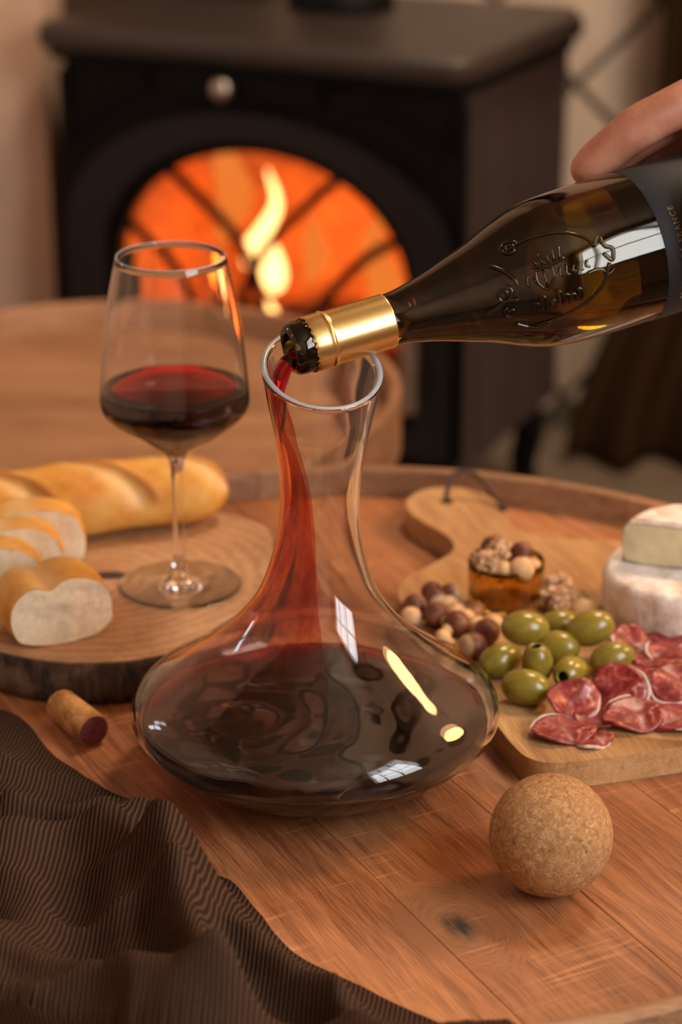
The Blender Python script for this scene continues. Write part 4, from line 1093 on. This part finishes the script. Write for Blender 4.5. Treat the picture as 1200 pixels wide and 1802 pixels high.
for a in [
    ('salami slice flat on the board at the front left end of the spread', (.1340, .0400, zb + .0035), .0190, R_(-8), R_(5), R_(2), .05, 1, .80),
    ('small salami slice sticking out from under the front left slice', (.1530, .0330, zb + .0012), .0130, R_(50), 0, 0, .0, 2, .75),
    ('salami slice standing on edge against the olives, white rind uppermost', (.1430, .0700, zb + .0085), .0170, R_(28), R_(38), R_(-8), .2, 3, .85),
    ('broad salami slice propped up in the centre, facing the front', (.1725, .0800, zb + .0125), .0185, R_(-12), R_(38), R_(-6), -.1, 4, .90),
    ('salami slice lying in front of the propped centre slice, rind at its front', (.1790, .0570, zb + .0050), .0200, R_(12), R_(10), R_(-4), .1, 5, .80),
    ('salami slice under the centre slices, showing at their left foot', (.1600, .0600, zb + .0022), .0185, R_(-30), R_(3), 0, .0, 6, .80),
    ('salami slice leaning at the right, above the front right slice', (.2100, .0890, zb + .0110), .0185, R_(10), R_(30), R_(4), -.05, 7, .88),
    ('salami slice lowest at the front right of the spread', (.2080, .0570, zb + .0030), .0200, R_(20), R_(6), 0, .05, 8, .85),
    ('salami slice lying flat behind the centre slice with white rind front', (.1880, .1100, zb + .0100), .0180, R_(-8), R_(-6), R_(4), .1, 9, .85),
    ('salami slice stacked second behind the centre, with two rind patches', (.2010, .1260, zb + .0100), .0185, R_(4), R_(-4), R_(-3), .05, 10, .85),
    ('salami slice at the right of the back row', (.2130, .1330, zb + .0130), .0180, R_(16), R_(2), R_(-4), .05, 11, .85),
    ('salami slice leaning on the right olive below the cheese', (.1900, .1480, zb + .0100), .0165, R_(-42), R_(12), R_(22), .1, 12, .80),
    ('salami slice tucked between the cheese and the back row', (.2060, .1500, zb + .0060), .0165, R_(20), R_(8), R_(-8), .1, 13, .80),
    ('salami slice hidden deepest under the middle of the spread', (.1900, .0830, zb + .0025), .0190, R_(60), R_(3), 0, .0, 14, .85)]:
    salami(*a)

# cheeses
MCh = Mat('bloomy_rind'); hv = MCh.co(); h1 = MCh.noise(hv, 60, 5, .6); h2 = MCh.noise(MCh.map(hv, scale=(1, 1, .25)), 90, 4, .6); h3 = MCh.noise(hv, 18, 3)
hc = MCh.ramp(h1, [(0.32, (0.60, 0.44, 0.34)), (0.45, (0.80, 0.68, 0.59)), (0.6, (0.88, 0.82, 0.76))])
hc = MCh.mix(MCh.math('MULTIPLY', MCh.math('SUBTRACT', h3, 0.48, True), 3.0, True), hc, (0.66, 0.42, 0.28))
M_rindc = MCh.pbr(hc, 0.85, 0, MCh.bump(MCh.math('ADD', h1, h2), 0.7, 0.003), 0.2)
M_cheese = plain('cheese_paste', (0.74, 0.64, 0.40), 0.42, 0, 70, 0.08, 0.25, 0.4)
WX, WY, WR, WH = 0.2335, 0.2150, 0.0570, 0.036
prf = [(0, 0.0005), (WR - .006, .0005), (WR - .0015, .003), (WR, .008), (WR + .0004, .018), (WR, .028), (WR - .002, .0335), (WR - .007, WH), (WR * .5, WH + .0006), (0, WH)]
def wob(r, z, a): return (r + 0.0012 * fbm(math.cos(a) * 5, math.sin(a) * 5, z * 20, 3) * (r > .03), z + 0.0008 * fbm(math.cos(a) * r * 90, math.sin(a) * r * 90, 2, 3))
cw = obj('soft_cheese', lathe(smooth_prof(prf, 3)[:-1] + [(0, WH)], 96, wob), M_rindc); cw.location = (WX, WY, BZ + .0008)
tag(cw, 'whole white rinded soft cheese wheel at the right of the cutting board', 'cheese')
hc_ = thing('soft_cheese', 'half wheel of soft cheese with pale yellow cut face on top of the whole wheel', 'cheese', (0.2360, 0.2030, BZ + WH + 0.0022), R_(-19))
HH, HR = 0.031, 0.0500
bm = bmesh.new(); pr2 = smooth_prof([(0, 0.0), (HR - .004, 0.0), (HR - .001, .003), (HR, .010), (HR, .021), (HR - .003, .0275), (HR - .009, HH), (HR * .5, HH + .001), (0, HH + .001)], 3)
rows = []
for i in range(49):
    a = PI * i / 48
    rows.append([bm.verts.new((r * math.cos(a) * (1 + .006 * fbm(math.cos(a) * 5, i * .2, z * 30, 2)), r * math.sin(a), z + .0010 * fbm(r * math.cos(a) * 70, r * math.sin(a) * 70, 4, 3) * (z > .01))) for r, z in pr2])
for A, B in zip(rows[:-1], rows[1:]):
    for j in range(len(pr2) - 1): bm.faces.new((A[j], B[j], B[j + 1], A[j + 1]))
bmesh.ops.remove_doubles(bm, verts=bm.verts[:], dist=1e-5)
obj('rind', bm, M_rindc, hc_)
bm = bmesh.new(); loop = [(r, z) for r, z in pr2] + [(-r, z) for r, z in pr2[::-1]]
up_ = pr2[:-1]
prev = None
for r, z in pr2:
    pass
NXc, NZc = 40, 10
grid = []
for i in range(NXc + 1):
    x = -1 + 2 * i / NXc; row = []
    rx = abs(x) * HR * .985
    zt = spl(rx, [0, HR - .009, HR - .003, HR], [HH - .0015, HH - .0022, .026, .018]); zb_ = spl(rx, [0, HR - .004, HR], [0.0015, .0015, .010])
    for k in range(NZc + 1):
        z = zb_ + (zt - zb_) * k / NZc
        row.append(bm.verts.new((x * HR * .999, -0.0016 * math.sin(PI * k / NZc) * (1 - x ** 8) - 0.0002 + 0.0006 * fbm(x * 6, z * 200, 1, 3), z)))
    grid.append(row)
for A, B in zip(grid[:-1], grid[1:]):
    for k in range(NZc): bm.faces.new((A[k], B[k], B[k + 1], A[k + 1]))
o = obj('cut_face', bm, M_cheese, hc_); o['label'] = 'pale yellow creamy cut face'
bm = bmesh.new()                                            # thin band of rind framing the cut
frame_ = [Vector((x * HR * .99, -0.0003, spl(abs(x) * HR * .985, [0, HR - .009, HR - .003, HR], [HH - .0008, HH - .0015, .0262, .0185]))) for x in [-1 + 2 * i / 40 for i in range(41)]]
tube(bm, frame_, 0.0013, 8); obj('rind_edge', bm, M_rindc, hc_)

# ------------------------------------------------------------------ napkin
NB = [(-.330, .150), (-.280, .128), (-.2247, .1091), (-.2010, .0934), (-.1776, .0482), (-.1613, .0266), (-.1418, .0021), (-.1237, -.0115), (-.1096, -.0215), (-.0921, -.0347), (-.0804, -.0666), (-.0758, -.0911), (-.0595, -.103), (-.0460, -.132), (-.0361, -.1542), (-.0237, -.1757), (-.0059, -.1914), (.0116, -.2042), (.0286, -.2192), (.0453, -.2324), (.070, -.255), (.10, -.29)]
nb = catmull([(a, b, 0) for a, b in NB], 10)
TCX, TCY = 0.0098, 0.1054
def seg_d(p, a, b):
    ab = b - a; t = max(0, min(1, (p - a).dot(ab) / ab.length_squared)); return (p - (a + ab * t)).length, t
FOLD = [  # (points, width, height)
    ([(-.1874, -.0531), (-.155, -.046), (-.1376, -.0335), (-.118, -.022)], .008, .013),
    ([(-.0985, -.1050), (-.088, -.15), (-.076, -.2083), (-.0578, -.2600)], .0145, .038),
    ([(-.1125, -.0500), (-.1400, -.078), (-.1689, -.097), (-.21, -.115)], .015, .019),
    ([(-.2300, -.195), (-.1721, -.2083), (-.1036, -.2381), (-.08, -.27)], .016, .022),
    ([(-.0765, -.1166), (-.045, -.17), (-.0227, -.2134), (.0055, -.2482)], .012, .013),
    ([(-.22, .02), (-.195, -.03), (-.175, -.14), (-.16, -.19)], .020, .012),
    ([(-.128, -.085), (-.118, -.14), (-.112, -.19)], .012, .012)]
def cloth_h(x, y, v):
    p = Vector((x, y)); h = 0.0022
    for pts, wd, am in FOLD:
        best = 0
        for a, b in zip(pts[:-1], pts[1:]):
            d, t = seg_d(p, Vector(a), Vector(b)); best = max(best, math.exp(-(d / wd) ** 2))
        h += 1.25 * am * best ** 0.8
    h += 0.011 * (1 - min(1, abs(2.2 * fbm(x * 8 + 3, y * 8, 2, 2)))) ** 2 + 0.003 * (fbm(x * 14, y * 14, 1, 3) + .3) + 0.0016 * fbm(x * 45, y * 45, 7, 2)
    e = sm(0, 0.030, v)
    h = 0.0016 + (max(h, 0.0012) - 0.0016) * (0.22 + 0.78 * e)
    return max(h, 0.0012)
bm = bmesh.new(); uvl = bm.loops.layers.uv.new('UVMap'); rows = []; info = {}
NVv = 120
din = Vector((-0.80, -0.60))
for i, b in enumerate(nb):
    row = []
    for k in range(NVv + 1):
        v = 0.34 * (k / NVv) ** 1.15
        x, y = b.x + din.x * v, b.y + din.y * v
        h = cloth_h(x, y, v)
        rho = math.hypot(x - TCX, y - TCY)
        z = T + h + 0.0225 * sm(0.358, 0.378, rho)
        ux, uy = x, y
        if rho > 0.392:
            ex = rho - 0.392; kx = (0.392 + 0.012 * (1 - math.exp(-ex * 30)) + 0.4 * h) / rho
            x2, y2 = TCX + (x - TCX) * kx, TCY + (y - TCY) * kx
            z = T + h * .5 + 0.0235 - ex * 0.9; x, y = x2, y2
        vt = bm.verts.new((x, y, z)); info[vt] = (ux, uy); row.append(vt)
    rows.append(row)
for A, B in zip(rows[:-1], rows[1:]):
    for k in range(NVv):
        f = bm.faces.new((A[k], B[k], B[k + 1], A[k + 1]))
        for l in f.loops: l[uvl].uv = info[l.vert]
bmesh.ops.solidify(bm, geom=bm.faces[:], thickness=-0.0009)
MN = Mat('ribbed_cloth'); uv = MN.n('UVMap').outputs[0]
wv = MN.n('TexWave', {'Vector': MN.map(uv, rot=(0, 0, R_(6))), 'Scale': 125.0, 'Distortion': 0.6, 'Detail': 2.0, 'Detail Scale': 2.0}, wave_type='BANDS', bands_direction='X').outputs['Fac']
wn = MN.noise(uv, 1500, 3); wn2 = MN.noise(uv, 24, 3)
nc = MN.ramp(MN.math('ADD', MN.math('MULTIPLY', wv, 0.7), MN.math('MULTIPLY', wn, 0.4)), [(0.2, (0.052, 0.024, 0.014)), (0.6, (0.098, 0.050, 0.030)), (0.95, (0.17, 0.098, 0.062))])
M_nap = MN.pbr(nc, 0.95, 0, MN.bump(MN.math('ADD', wv, MN.math('MULTIPLY', wn, 0.4)), 0.7, 0.0011), 0.1)
nk = obj('napkin', bm, M_nap)
tag(nk, 'dark brown ribbed cloth napkin crumpled over the near left table edge', 'napkin')
